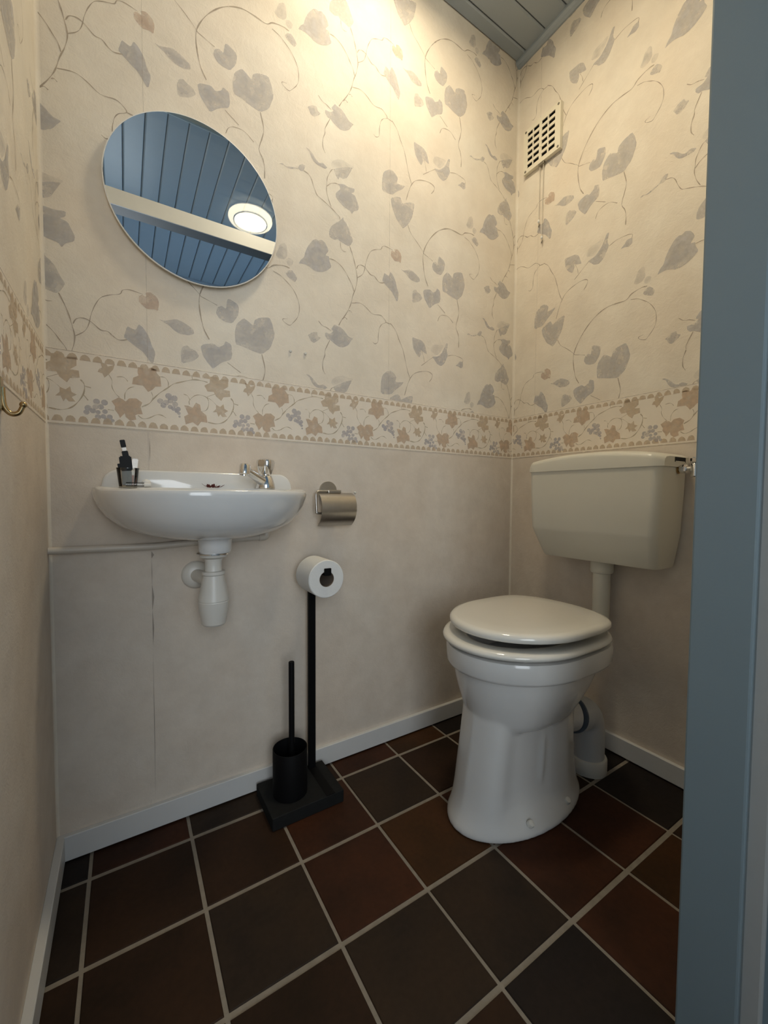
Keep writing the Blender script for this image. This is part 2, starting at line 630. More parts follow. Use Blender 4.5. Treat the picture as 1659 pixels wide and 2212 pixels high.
me_full = plank_mesh(L, 0.0877, 'x')
plank(plank_mesh(L, 0.0478, 'x'), (-L / 2, -0.0239, ZC), ceil)
y = -0.0478
while y - 0.0877 > -D - 0.005:
    plank(me_full, (-L / 2, y - 0.0877 / 2, ZC), ceil)
    y -= 0.0877
if y + D > 0.01:
    plank(plank_mesh(L, y + D, 'x'), (-L / 2, (y - D) / 2, ZC), ceil)

hall_ceil = struct(mobj('ceiling_hall', box(HX0, HX1, HALL_Y - 0.1, YF0, ZC + 0.006, ZC + 0.1), M_['plank_gap']), 'blue-grey plank ceiling of the hall')
HP = 0.0885
me_h = plank_mesh(HP, 1.55, 'y')
x = -1.2590 - HP * 18
while x < HX1 - HP:
    if x > HX0:
        plank(me_h, (x + HP / 2, -1.775, ZC), hall_ceil)
    x += HP
struct(mobj('trim_1', box(HX0, HX1, HALL_Y, -2.548, ZC - 0.014, ZC + 0.006, 0.003), M_['plank']), 'ceiling trim along the far hall wall')
# small moulding along the cistern wall
bm = bmesh.new()
prof = [(0.0, 0.006), (0.0, -0.022), (-0.006, -0.022), (-0.015, -0.016), (-0.021, -0.007), (-0.022, 0.006)]
add_loft(bm, [[Vector((a, s, ZC + b)) for a, b in prof] for s in (-D, 0.0)])
struct(mobj('trim_2', bm, M_['plank']), 'slim blue-grey ceiling moulding above the cistern wall')

# --- baseboards
def baseboard(name, b, label):
    return struct(mobj(name, box(*b, bevel=0.0016, seg=1), M_['white_wood']), label)


BT, BH = 0.013, 0.0625
baseboard('baseboard_back', (-L + BT, -BT, -BT, 0.0, 0.004, BH), 'white skirting board under the basin wall')
baseboard('baseboard_right', (-BT, 0.0, -D, 0.0, 0.004, BH), 'white skirting board behind the toilet')
baseboard('baseboard_left', (-L, -L + BT + 0.003, -D, 0.0, 0.004, BH), 'white skirting board on the left wall')

# --- tiled floor
floor = struct(mobj('floor', box(-L - 0.1, 0.1, YF0, 0.1, -0.06, -0.0025), M_['grout']), 'brown clay tile floor with wide grey grout joints')
T = 0.2065
GX, GY = -1.4474, -0.0863
kinds = {(-1, -1): 'dark', (0, -1): 'red', (1, -1): 'slate', (2, -1): 'brown', (3, -1): 'red', (4, -1): 'orange', (5, -1): 'dark', (6, -1): 'brown',
         (-1, 0): 'slate', (0, 0): 'brown', (1, 0): 'brown', (2, 0): 'red', (3, 0): 'slate', (4, 0): 'brown', (5, 0): 'brown', (6, 0): 'dark',
         (-1, 1): 'brown', (0, 1): 'brown', (1, 1): 'slate', (2, 1): 'red', (3, 1): 'orange', (4, 1): 'red', (5, 1): 'brown', (6, 1): 'dark',
         (-1, 2): 'brown', (0, 2): 'slate', (1, 2): 'brown', (2, 2): 'slate', (3, 2): 'slate', (4, 2): 'red', (5, 2): 'red', (6, 2): 'dark',
         (-1, 3): 'slate', (0, 3): 'brown', (1, 3): 'slate', (2, 3): 'brown', (3, 3): 'dark', (4, 3): 'red', (5, 3): 'orange', (6, 3): 'brown'}
row_gap, col_gap = 0.0105, 0.0075


def tile_mesh(lx, ly):
    bm = bmesh.new()
    add_box(bm, -lx / 2, lx / 2, -ly / 2, ly / 2, -0.008, 0.0)
    top = [e for e in bm.edges if all(v.co.z > -0.001 for v in e.verts)]
    bmesh.ops.bevel(bm, geom=top, offset=0.0016, segments=1, affect='EDGES')
    me = bpy.data.meshes.new('tile')
    bmesh.ops.recalc_face_normals(bm, faces=bm.faces[:])
    bm.to_mesh(me)
    bm.free()
    return me


cache = {}
rt = random.Random(3)
for i in range(-1, 7):
    for j in range(-1, 5):
        x0, x1 = GX + i * T + col_gap / 2, GX + (i + 1) * T - col_gap / 2
        y1, y0 = GY - j * T - row_gap / 2, GY - (j + 1) * T + row_gap / 2
        x0, x1 = max(x0, -L + 0.001), min(x1, -0.001)
        y0, y1 = max(y0, YF0 + 0.001), min(y1, -0.001)
        if x1 - x0 < 0.012 or y1 - y0 < 0.012:
            continue
        kd = 'tile_' + kinds.get((i, j), rt.choice(['brown', 'red', 'slate']))
        key = (round(x1 - x0, 4), round(y1 - y0, 4))
        if key not in cache:
            cache[key] = tile_mesh(*key)
            cache[key].materials.append(M_['tile_brown'])
        o = bpy.data.objects.new('tile', cache[key])
        o.location = ((x0 + x1) / 2 + rt.uniform(-.0008, .0008), (y0 + y1) / 2 + rt.uniform(-.0008, .0008), rt.uniform(-.0004, .0004))
        o.rotation_euler = (rt.uniform(-.002, .002), rt.uniform(-.002, .002), rt.uniform(-.003, .003))
        o.material_slots[0].link = 'OBJECT'
        link(o, floor)
        o.material_slots[0].material = M_[kd]

# ================================================================== wallpaper
# printed shapes measured on the wall (metres)
LEAVES = [('g',0.6,[(-0.9859,1.7801),(-0.9761,1.7853),(-0.9652,1.7806),(-0.9498,1.786),(-0.9295,1.7913),(-0.925,1.8017),(-0.9158,1.8076),(-0.9071,1.806),(-0.9101,1.7963),(-0.9135,1.7895),(-0.9216,1.7862),(-0.9295,1.7892),(-0.9475,1.7807),(-0.9609,1.7783),(-0.974,1.781)]),('g',0.75,[(-0.9065,1.8591),(-0.8972,1.859),(-0.8926,1.8557),(-0.8832,1.8492),(-0.8737,1.8382),(-0.8642,1.8326),(-0.8521,1.8377),(-0.8448,1.8343),(-0.8375,1.8297),(-0.8448,1.8234),(-0.8569,1.8238),(-0.8713,1.8253),(-0.8808,1.8298),(-0.8891,1.8392),(-0.8937,1.851)]),('g',0.22,[(-0.8251,1.8469),(-0.8202,1.8578),(-0.8051,1.8686),(-0.7874,1.874),(-0.7719,1.8716),(-0.747,1.8697),(-0.7562,1.8602),(-0.7796,1.8549),(-0.7975,1.8453),(-0.8177,1.838)]),('g',0.65,[(-0.8177,1.8358),(-0.7924,1.8485),(-0.777,1.8571),(-0.7523,1.8652),(-0.7588,1.8523),(-0.7718,1.8268),(-0.7847,1.8193),(-0.7975,1.8197),(-0.8013,1.8093),(-0.8089,1.8184),(-0.8151,1.8291)]),('g',0.85,[(-0.805,1.796),(-0.7846,1.8037),(-0.7665,1.8018),(-0.7454,1.8056),(-0.7467,1.7937),(-0.7573,1.7873),(-0.7427,1.7838),(-0.7346,1.7663),(-0.7305,1.7563),(-0.7318,1.7455),(-0.7478,1.7362),(-0.7544,1.7247),(-0.7597,1.733),(-0.7819,1.7373),(-0.7999,1.7463),(-0.8088,1.7552),(-0.81,1.767),(-0.7948,1.784),(-0.7961,1.7924)]),('g',0.7,[(-0.7947,1.6922),(-0.7844,1.7049),(-0.7831,1.6975),(-0.774,1.6905),(-0.7661,1.6796),(-0.7582,1.6617),(-0.7502,1.6484),(-0.7528,1.6406),(-0.7607,1.6266),(-0.7686,1.6229),(-0.7816,1.6267),(-0.7971,1.6296),(-0.8022,1.6335),(-0.8149,1.6271),(-0.8274,1.6297),(-0.8319,1.6337),(-0.8312,1.6484),(-0.825,1.6638),(-0.8099,1.6791),(-0.7998,1.6871)]),('g',0.95,[(-0.9279,1.5227),(-0.921,1.5366),(-0.9117,1.5459),(-0.907,1.5645),(-0.8976,1.5848),(-0.8834,1.6046),(-0.8739,1.6099),(-0.8667,1.6079),(-0.857,1.6144),(-0.8447,1.6085),(-0.8373,1.5976),(-0.8336,1.5876),(-0.8447,1.572),(-0.8324,1.5725),(-0.8311,1.5595),(-0.8236,1.5438),(-0.8373,1.5298),(-0.8521,1.521),(-0.8667,1.5168),(-0.8811,1.517),(-0.8883,1.5215),(-0.9048,1.5264),(-0.9187,1.5254)]),('g',0.4,[(-0.9968,1.526),(-0.9902,1.5404),(-0.9836,1.5592),(-0.9705,1.5676),(-0.9639,1.5614),(-0.9617,1.5326),(-0.9706,1.5215),(-0.986,1.5189)]),('g',0.3,[(-0.964,1.5256),(-0.9551,1.5315),(-0.9438,1.5254),(-0.9473,1.5127),(-0.9551,1.5071),(-0.964,1.5129)]),('g',0.6,[(-0.9675,1.4836),(-0.9597,1.4943),(-0.9484,1.4975),(-0.9394,1.4895),(-0.9326,1.4786),(-0.9395,1.466),(-0.9508,1.4714),(-0.9619,1.4767)]),('g',0.85,[(-0.8133,1.375),(-0.8043,1.3713),(-0.794,1.3713),(-0.781,1.3627),(-0.7652,1.3475),(-0.7491,1.3449),(-0.7571,1.3351),(-0.7651,1.3219),(-0.7809,1.3118),(-0.7965,1.3088),(-0.8119,1.3149),(-0.8272,1.3244),(-0.8372,1.3246),(-0.8447,1.3332),(-0.8447,1.3433),(-0.8272,1.3436),(-0.8171,1.3526),(-0.8247,1.3578)]),('g',0.6,[(-0.9004,1.3238),(-0.8861,1.3356),(-0.8716,1.3387),(-0.8692,1.3281),(-0.8595,1.3245),(-0.8668,1.3152),(-0.8813,1.3045),(-0.8909,1.3081),(-0.8957,1.3181)]),('g',0.95,[(-0.6417,1.5536),(-0.6341,1.5804),(-0.6277,1.5783),(-0.6166,1.575),(-0.6103,1.5912),(-0.6006,1.5835),(-0.5891,1.5656),(-0.584,1.5457),(-0.5757,1.5293),(-0.582,1.4984),(-0.5968,1.5185),(-0.6034,1.5273),(-0.6211,1.5384),(-0.6338,1.548)]),('g',0.7,[(-0.6107,1.828),(-0.5883,1.8417),(-0.5721,1.8453),(-0.5637,1.8274),(-0.5521,1.8343),(-0.5321,1.8445),(-0.5134,1.8462),(-0.5182,1.8175),(-0.5247,1.7937),(-0.5414,1.7665),(-0.5612,1.7464),(-0.5712,1.7562),(-0.5877,1.7688),(-0.6008,1.7928),(-0.6073,1.8059)]),('p',0.7,[(-0.6093,1.657),(-0.6029,1.6616),(-0.5932,1.6594),(-0.5949,1.6693),(-0.5835,1.6729),(-0.5703,1.6639),(-0.5663,1.6519),(-0.569,1.6311),(-0.5766,1.6341),(-0.5929,1.6305),(-0.6027,1.638),(-0.6092,1.6439)]),('g',0.65,[(-0.5682,1.6127),(-0.5565,1.6108),(-0.5297,1.6213),(-0.5159,1.6185),(-0.502,1.6116),(-0.4897,1.6041),(-0.4878,1.5936),(-0.5017,1.587),(-0.5224,1.5868),(-0.5362,1.5937),(-0.5464,1.603),(-0.5565,1.6068)]),('g',0.55,[(-0.5202,1.5411),(-0.5152,1.5561),(-0.5049,1.5615),(-0.4978,1.5552),(-0.4837,1.5506),(-0.4765,1.5387),(-0.4905,1.5241),(-0.5182,1.513)]),('g',0.85,[(-0.4733,1.5644),(-0.4662,1.5719),(-0.441,1.5786),(-0.4299,1.5703),(-0.4153,1.5798),(-0.4117,1.5907),(-0.3967,1.5847),(-0.3944,1.5597),(-0.3979,1.5445),(-0.422,1.5328),(-0.4438,1.5119),(-0.4548,1.5246),(-0.4676,1.5409)]),('g',0.75,[(-0.4348,1.6587),(-0.4314,1.6737),(-0.4205,1.6812),(-0.4092,1.6747),(-0.4059,1.7011),(-0.4004,1.7042),(-0.3795,1.695),(-0.3755,1.6848),(-0.379,1.6638),(-0.3938,1.641),(-0.4125,1.6413),(-0.4273,1.6469)]),('g',0.75,[(-0.3877,1.6185),(-0.3824,1.6428),(-0.3636,1.6625),(-0.35,1.6549),(-0.3381,1.6467),(-0.3345,1.6637),(-0.3208,1.6734),(-0.2929,1.68),(-0.2845,1.6618),(-0.2778,1.634),(-0.2913,1.5949),(-0.3151,1.5741),(-0.3428,1.5787),(-0.3701,1.586),(-0.3854,1.5877)]),('g',0.75,[(-0.5186,1.3971),(-0.503,1.3962),(-0.4782,1.3943),(-0.4638,1.3832),(-0.4525,1.3502),(-0.467,1.3545),(-0.476,1.3584),(-0.4814,1.3616),(-0.4795,1.3494),(-0.4864,1.3327),(-0.5024,1.3451),(-0.513,1.3597),(-0.5167,1.3755)]),('g',0.8,[(-0.4305,1.3471),(-0.4044,1.3519),(-0.382,1.3719),(-0.3653,1.4071),(-0.3575,1.4072),(-0.3629,1.3799),(-0.3568,1.3635),(-0.3737,1.3313),(-0.3888,1.32),(-0.4078,1.3254),(-0.4192,1.3377)]),('g',0.25,[(-0.4274,1.3904),(-0.3747,1.398),(-0.3896,1.3719),(-0.4082,1.3541),(-0.4381,1.3656)]),('g',0.8,[(-0.3188,1.3334),(-0.3069,1.3429),(-0.299,1.3532),(-0.2827,1.3531),(-0.2823,1.3351),(-0.2924,1.3289),(-0.3067,1.334)]),('g',0.7,[(-0.6445,1.1865),(-0.6448,1.2254),(-0.6389,1.2485),(-0.6212,1.2639),(-0.6077,1.268),(-0.5947,1.2634),(-0.583,1.2518),(-0.5878,1.2334),(-0.5696,1.2348),(-0.5528,1.2387),(-0.5661,1.2217),(-0.586,1.208),(-0.6054,1.1891)])]
VINES = [(1.3,[(-0.9124,1.7911),(-0.8973,1.7867),(-0.888,1.7755),(-0.8809,1.7568),(-0.8714,1.7389),(-0.8618,1.7339),(-0.8423,1.726),(-0.8263,1.7187),(-0.8099,1.7092),(-0.7972,1.7003),(-0.7947,1.6922)]),(1.3,[(-0.825,1.7214),(-0.8349,1.742),(-0.8404,1.764),(-0.8394,1.7819),(-0.8379,1.8),(-0.8313,1.8159),(-0.8226,1.8304),(-0.8139,1.834)]),(1.3,[(-0.8394,1.7753),(-0.8276,1.7877),(-0.8126,1.7952),(-0.8,1.7965)]),(1.5,[(-0.8297,1.3227),(-0.8447,1.2904),(-0.8459,1.2744),(-0.8521,1.2552),(-0.8521,1.2326),(-0.8446,1.218)]),(1.6,[(-0.762,1.625),(-0.7527,1.6039),(-0.746,1.5852),(-0.7405,1.5638),(-0.735,1.534),(-0.7403,1.5046),(-0.7496,1.4789),(-0.7562,1.454),(-0.7628,1.4362),(-0.7759,1.4123),(-0.7876,1.3957),(-0.7992,1.3748)]),(1.4,[(-0.8311,1.5662),(-0.8123,1.5664),(-0.7918,1.5567),(-0.7736,1.5392),(-0.763,1.5238),(-0.7524,1.5083),(-0.747,1.4912)]),(1.5,[(-0.7378,1.5634),(-0.7311,1.5758),(-0.7175,1.5799),(-0.7037,1.5746),(-0.6869,1.5605),(-0.6728,1.5598),(-0.6613,1.5499),(-0.6497,1.5447),(-0.6323,1.5495)]),(1.2,[(-0.735,1.5363),(-0.7174,1.5507),(-0.7092,1.5671),(-0.7038,1.5922),(-0.6956,1.6158),(-0.6845,1.6345),(-0.6676,1.6446),(-0.6476,1.6521),(-0.6419,1.6624),(-0.6273,1.667),(-0.6005,1.6634)]),(1.6,[(-0.7876,1.3957),(-0.7785,1.4036),(-0.7706,1.3996)]),(1.2,[(-0.7654,1.4263),(-0.7601,1.4287),(-0.7548,1.4242)]),(1.0,[(-0.7945,1.627),(-0.7919,1.6098),(-0.7842,1.6032),(-0.7738,1.6042)]),(1.2,[(-0.8668,1.3731),(-0.8545,1.3625),(-0.8397,1.359),(-0.8247,1.3521)]),(1.2,[(-0.7549,1.4532),(-0.7252,1.4606),(-0.7031,1.4531),(-0.6777,1.4377),(-0.649,1.4409),(-0.6344,1.4334),(-0.6269,1.4228),(-0.643,1.4119),(-0.6516,1.3978),(-0.6558,1.3751),(-0.6571,1.3529),(-0.6686,1.3446),(-0.6772,1.3489)]),(1.3,[(-0.6269,1.4228),(-0.6075,1.421),(-0.6074,1.4226),(-0.5877,1.4042),(-0.5743,1.3775),(-0.559,1.3508),(-0.5486,1.3174),(-0.538,1.2808),(-0.5274,1.255)]),(1.4,[(-0.549,1.194),(-0.5391,1.2256),(-0.5274,1.2522),(-0.512,1.2713),(-0.4875,1.2836),(-0.4517,1.2908),(-0.4296,1.2845),(-0.4312,1.2699),(-0.4421,1.2554)]),(1.2,[(-0.4789,1.306),(-0.4522,1.3262),(-0.4267,1.345)]),(1.0,[(-0.4648,1.3211),(-0.4686,1.3402),(-0.476,1.3556)]),(1.2,[(-0.3568,1.3621),(-0.3314,1.3697),(-0.2993,1.3681),(-0.2829,1.3621),(-0.2847,1.3498)]),(1.1,[(-0.5414,1.7665),(-0.5276,1.7418),(-0.5033,1.7228),(-0.4785,1.7008),(-0.4713,1.692)]),(1.9,[(-0.452,1.5868),(-0.4649,1.6111),(-0.4725,1.6448),(-0.4755,1.6825),(-0.468,1.7123),(-0.447,1.7495),(-0.4183,1.7827),(-0.3888,1.804),(-0.3585,1.8157),(-0.3273,1.8163),(-0.2975,1.8148),(-0.2795,1.8281),(-0.2509,1.8348),(-0.2341,1.833)]),(1.0,[(-0.4713,1.692),(-0.4534,1.6865),(-0.4315,1.6793)]),(1.2,[(-0.4072,1.5351),(-0.3727,1.5134)]),(1.2,[(-0.4063,1.4762),(-0.399,1.4936),(-0.384,1.5028),(-0.3571,1.5033),(-0.3334,1.4869)]),(1.7,[(-0.3151,1.5741),(-0.3064,1.535),(-0.3099,1.5113),(-0.3193,1.4753),(-0.3089,1.4525),(-0.3044,1.4296),(-0.3048,1.4028)]),(1.1,[(-1.0034,1.4795),(-0.9818,1.4732),(-0.9664,1.4628),(-0.9508,1.4501),(-0.9373,1.4323),(-0.9282,1.411),(-0.9271,1.3853),(-0.9329,1.3667),(-0.9466,1.3485),(-0.9568,1.3398),(-0.9735,1.3467),(-0.9757,1.3536),(-0.9624,1.3567)])]
BORDER_LEAVES = [(0,[(-1.3901,1.0682),(-1.3752,1.0788),(-1.3668,1.0749),(-1.3615,1.0706),(-1.3549,1.079),(-1.3397,1.0809),(-1.3276,1.0723),(-1.3311,1.0616),(-1.327,1.0442),(-1.3381,1.043),(-1.3425,1.04),(-1.3405,1.03),(-1.3536,1.0261),(-1.3621,1.0341),(-1.3641,1.0427),(-1.3739,1.0303),(-1.377,1.0387),(-1.3842,1.0491),(-1.383,1.0567)]),(0,[(-1.3352,1.1563),(-1.3252,1.1567),(-1.3163,1.1518),(-1.3095,1.1594),(-1.2959,1.1565),(-1.296,1.1488),(-1.2881,1.1397),(-1.2861,1.1166),(-1.2988,1.1147),(-1.3057,1.106),(-1.3149,1.0996),(-1.3215,1.1089),(-1.3259,1.1134),(-1.3479,1.1139),(-1.3454,1.1294),(-1.3344,1.1362),(-1.3364,1.1447)]),(1,[(-1.1726,1.1591),(-1.1555,1.1604),(-1.1516,1.1513),(-1.1449,1.1565),(-1.1274,1.1578),(-1.1276,1.1394),(-1.1398,1.1293),(-1.1236,1.1287),(-1.1223,1.1133),(-1.14,1.1096),(-1.1455,1.0991),(-1.1587,1.1099),(-1.1638,1.1204),(-1.1795,1.1196),(-1.187,1.1336),(-1.174,1.1424)]),(0,[(-1.2353,1.077),(-1.2255,1.0769),(-1.2156,1.0726),(-1.2079,1.0871),(-1.1978,1.0829),(-1.1955,1.0668),(-1.1827,1.0572),(-1.1803,1.0381),(-1.1958,1.0393),(-1.2035,1.0276),(-1.216,1.036),(-1.2323,1.029),(-1.2357,1.0488),(-1.2258,1.0553)]),(1,[(-1.4101,1.1558),(-1.3979,1.1518),(-1.3959,1.1473),(-1.3823,1.1533),(-1.3857,1.1416),(-1.3899,1.136),(-1.3942,1.1292),(-1.4026,1.1205),(-1.4065,1.1297),(-1.4156,1.1318),(-1.4124,1.1396),(-1.4073,1.1429)]),(1,[(-1.1589,1.0877),(-1.1483,1.0833),(-1.1402,1.0913),(-1.1376,1.079),(-1.1281,1.0744),(-1.1377,1.0677),(-1.131,1.0585),(-1.1432,1.0572),(-1.1485,1.0637),(-1.1526,1.0563),(-1.1577,1.0683),(-1.167,1.0672),(-1.159,1.0765)])]
BORDER_GRAPES = [(-1.4188,1.0634,0.0068),(-1.4036,1.0629,0.0069),(-1.4351,1.0469,0.0068),(-1.4211,1.051,0.0059),(-1.4109,1.0522,0.0063),(-1.4263,1.0419,0.0063),(-1.4383,1.0369,0.0058),(-1.4163,1.0393,0.0049),(-1.403,1.0421,0.0055),(-1.4165,1.0283,0.0063),(-1.4062,1.0306,0.0054),(-1.3939,1.0307,0.006),(-1.4002,1.0226,0.006),(-1.3888,1.0226,0.0044),(-1.27,1.0952,0.0079),(-1.2569,1.0917,0.0074),(-1.2889,1.081,0.0068),(-1.2761,1.0787,0.0068),(-1.2666,1.0838,0.0064),(-1.2821,1.0714,0.0068),(-1.2559,1.0772,0.0069),(-1.2668,1.0693,0.0058),(-1.2597,1.0661,0.0059),(-1.2489,1.0661,0.0059),(-1.2526,1.0603,0.0048),(-1.2478,1.0555,0.0043),(-1.2462,1.0471,0.0027)]
BORDER_VINES = [(2.6,[(-1.3289,1.0619),(-1.3131,1.0715),(-1.3038,1.0843),(-1.2898,1.1004),(-1.2732,1.1145),(-1.2589,1.1271),(-1.2395,1.1353),(-1.2147,1.1444),(-1.1971,1.1457),(-1.1792,1.143)]),(1.6,[(-1.2904,1.1406),(-1.2776,1.14),(-1.2707,1.1293),(-1.2709,1.1174)]),(1.8,[(-1.3636,1.0753),(-1.3623,1.0905),(-1.3545,1.1029),(-1.3436,1.1083)]),(1.2,[(-1.3081,1.1005),(-1.3048,1.0906),(-1.3061,1.0827)]),(1.4,[(-1.3942,1.1292),(-1.3882,1.1166),(-1.3885,1.1018),(-1.3824,1.0878),(-1.3742,1.079)]),(1.6,[(-1.3786,1.1262),(-1.3649,1.1276),(-1.3564,1.1189)]),(2.0,[(-1.337,1.0406),(-1.3271,1.0339),(-1.3136,1.0366),(-1.2975,1.0461),(-1.2859,1.0461),(-1.2766,1.0405)]),(1.8,[(-1.223,1.0799),(-1.2228,1.0907),(-1.2102,1.1045),(-1.195,1.1079),(-1.1797,1.1017),(-1.1772,1.0854),(-1.1826,1.071),(-1.1955,1.0654)]),(1.2,[(-1.1809,1.1056),(-1.1612,1.1152)]),(1.0,[(-1.1809,1.1043),(-1.1693,1.0975),(-1.1589,1.0877)]),(1.6,[(-1.2362,1.105),(-1.2276,1.1022),(-1.2216,1.0922)]),(2.8,[(-1.179,1.0396),(-1.1594,1.0374),(-1.1406,1.0434),(-1.1269,1.0575),(-1.1158,1.0787),(-1.1142,1.0988),(-1.121,1.1093)]),(2.0,[(-1.1142,1.0959),(-1.1018,1.0932)]),(1.8,[(-1.1158,1.0758),(-1.1076,1.0639)]),(2.0,[(-1.3977,1.0476),(-1.3853,1.0465)]),(1.4,[(-1.2147,1.1444),(-1.2171,1.1561)])]
from mathutils.geometry import tessellate_polygon
PX, DZ, PZ = 0.7215, 0.3315, 0.651      # roll width, half drop, repeat
BP = 0.3270                             # border repeat


def mulc(a, b):
    return tuple(x * y for x, y in zip(a, b))


INK_G = mulc(PAPER, (0.71, 0.735, 0.85))
INK_P = mulc(PAPER, (0.80, 0.66, 0.62))
INK_V = mulc(PAPER, (0.56, 0.51, 0.47))
INK_B = [mulc(PAPER, (0.78, 0.635, 0.54)), mulc(PAPER, (0.79, 0.67, 0.56))]
INK_BV = mulc(PAPER, (0.62, 0.56, 0.47))
INK_GR = mulc(PAPER, (0.60, 0.62, 0.78))


def clip(poly, u0, u1, z0, z1):
    for ax, lim, s in ((0, u0, 1), (0, u1, -1), (1, z0, 1), (1, z1, -1)):
        out = []
        for k in range(len(poly)):
            a, b = poly[k - 1], poly[k]
            ia, ib = (a[ax] - lim) * s >= 0, (b[ax] - lim) * s >= 0
            if ia != ib:
                t = (lim - a[ax]) / (b[ax] - a[ax])
                out.append((a[0] + (b[0] - a[0]) * t, a[1] + (b[1] - a[1]) * t))
            if ib:
                out.append(b)
        poly = out
        if len(poly) < 3:
            return []
    return poly


def soften(poly):
    out = []
    n = len(poly)
    for k in range(n):
        a, b, c = poly[k - 1], poly[k], poly[(k + 1) % n]
        out.append((b[0] + (a[0] - b[0]) * .16, b[1] + (a[1] - b[1]) * .16))
        out.append((b[0] + (c[0] - b[0]) * .16, b[1] + (c[1] - b[1]) * .16))
    return out


class Sheet:
    """a layer of flat print on one wall; fn maps (u, z, lift) to the world"""
    def __init__(self, fn, u0, u1, z0, z1, lift):
        self.bm = bmesh.new()
        self.lay = self.bm.loops.layers.float_color.new('ink')
        self.fn, self.r, self.lift = fn, (u0, u1, z0, z1), lift
        self.n = 0

    def poly(self, pts, col, a):
        pts = clip(pts, *self.r)
        if len(pts) < 3:
            return
        self.n += 1
        lift = self.lift + (self.n % 7) * 0.00002
        vs = [self.bm.verts.new(self.fn(p[0], p[1], lift)) for p in pts]
        if len(pts) <= 4:
            tris = [tuple(range(len(pts)))]
        else:
            tris = tessellate_polygon([[Vector((p[0], p[1], 0)) for p in pts]])
        for tr in tris:
            try:
                f = self.bm.faces.new([vs[i] for i in tr])
            except ValueError:
                continue
            for lp in f.loops:
                lp[self.lay] = (*col, a)

    def stroke(self, pts, wd, col, a):
        P = [Vector((p[0], p[1], 0)) for p in pts]
        P = smooth_path(P, 4)
        if not any(self.r[0] - .02 < p.x < self.r[1] + .02 and self.r[2] - .02 < p.y < self.r[3] + .02 for p in P):
            return
        n = len(P)
        L_, R2 = [], []
        for i, p in enumerate(P):
            t = (P[min(i + 1, n - 1)] - P[max(i - 1, 0)])
            if t.length < 1e-9:
                t = Vector((1, 0, 0))
            t.normalize()
            nn = Vector((-t.y, t.x, 0)) * wd / 2 * (0.75 + 0.35 * math.sin(i * 0.9))
            L_.append(p + nn)
            R2.append(p - nn)
        for i in range(n - 1):
            self.poly([tuple(L_[i][:2]), tuple(R2[i][:2]), tuple(R2[i + 1][:2]), tuple(L_[i + 1][:2])], col, a)

    def done(self, name, parent):
        me = bpy.data.meshes.new(name)
        self.bm.to_mesh(me)
        self.bm.free()
        me.materials.append(M_['ink'])
        return link(bpy.data.objects.new(name, me), parent)


def paper_wall(wall, fn, u0, u1, upat, zoff, bpat):
    """fn(u, z, lift); pattern coordinate = u + upat"""
    # plain paper under the border, and the border strip itself
    def strip(name, z0, z1, lift, mat):
        bm = bmesh.new()
        add_loft(bm, [[Vector(fn(u0, z0, 0)), Vector(fn(u1, z0, 0)), Vector(fn(u1, z1, 0)), Vector(fn(u0, z1, 0))],
                      [Vector(fn(u0, z0, lift)), Vector(fn(u1, z0, lift)), Vector(fn(u1, z1, lift)), Vector(fn(u0, z1, lift))]])
        return mobj(name, bm, mat, wall)
    strip('plain_wallpaper', 0.004, ZB + 0.002, 0.0006, M_['paper_low'])
    strip('wallpaper_border', ZB, ZT, 0.0013, M_['border'])
    sh = Sheet(fn, u0, u1, ZT, ZC, 0.0005)
    for k in range(-3, 4):
        for m in range(-3, 6):
            du, dz = k * PX - upat, k * DZ + m * PZ + zoff
            if du + 0.05 < u0 - 0.2 or du - 1.0 > u1 + 0.2:
                continue
            for c, a, pts in LEAVES:
                p2 = [(u + du, z + dz) for u, z in pts]
                sh.poly(soften(p2), INK_P if c == 'p' else INK_G, a * .86)
                # darker inner wash
                cx, cz = sum(p[0] for p in p2) / len(p2), sum(p[1] for p in p2) / len(p2)
                sh.poly(soften([(cx + (p[0] - cx) * .62 - .004, cz + (p[1] - cz) * .62 - .003) for p in p2]), INK_P if c == 'p' else INK_G, a * .16)
            for wd, pts in VINES:
                sh.stroke([(u + du, z + dz) for u, z in pts], wd * 0.0016, INK_V, 1.0)
        us = -0.615 + k * 0.7 - upat
        if u0 < us < u1:
            sh.poly([(us, ZT), (us + .0008, ZT), (us + .0008, ZC), (us, ZC)], INK_V, 0.45)
    sh.done('wallpaper_print', wall)
    sb = Sheet(fn, u0, u1, ZB, ZT, 0.0016)
    for k in range(-3, 9):
        du = k * BP - bpat
        for wd, pts in BORDER_VINES:
            sb.stroke([(u + du, z) for u, z in pts], wd * 0.0011, INK_BV, 0.8)
        for c, pts in BORDER_LEAVES:
            p2 = [(u + du, z) for u, z in pts]
            sb.poly(p2, INK_B[c], 0.92 if c == 0 else 0.75)
        for gu, gz, gr in BORDER_GRAPES:
            sb.poly([(gu + du + gr * math.cos(2 * PI * q / 10), gz + gr * math.sin(2 * PI * q / 10)) for q in range(10)], INK_GR, 0.62)
    u = u0 - 0.05
    dp = 0.0233
    kk = math.floor(u / dp)
    rd = random.Random(5)
    while kk * dp < u1 + 0.05:
        for zz in (ZB + 0.0065, ZT - 0.0185):
            cu = kk * dp - bpat + (0.006 if zz > ZB + .05 else 0)
            pts = [(cu + 0.0098 * math.cos(PI * q / 6) * (1 + rd.uniform(-.08, .08)), zz + 0.0145 * math.sin(PI * q / 6) * (1 + rd.uniform(-.12, .05))) for q in range(7)]
            sb.poly(pts, INK_B[1], 0.78)
        kk += 1
    # hairline at both edges of the border
    for zz in (ZB + 0.0004, ZT - 0.0016):
        sb.poly([(u0, zz), (u1, zz), (u1, zz + .0012), (u0, zz + .0012)], INK_V, 0.7)
    sb.done('border_print', wall)


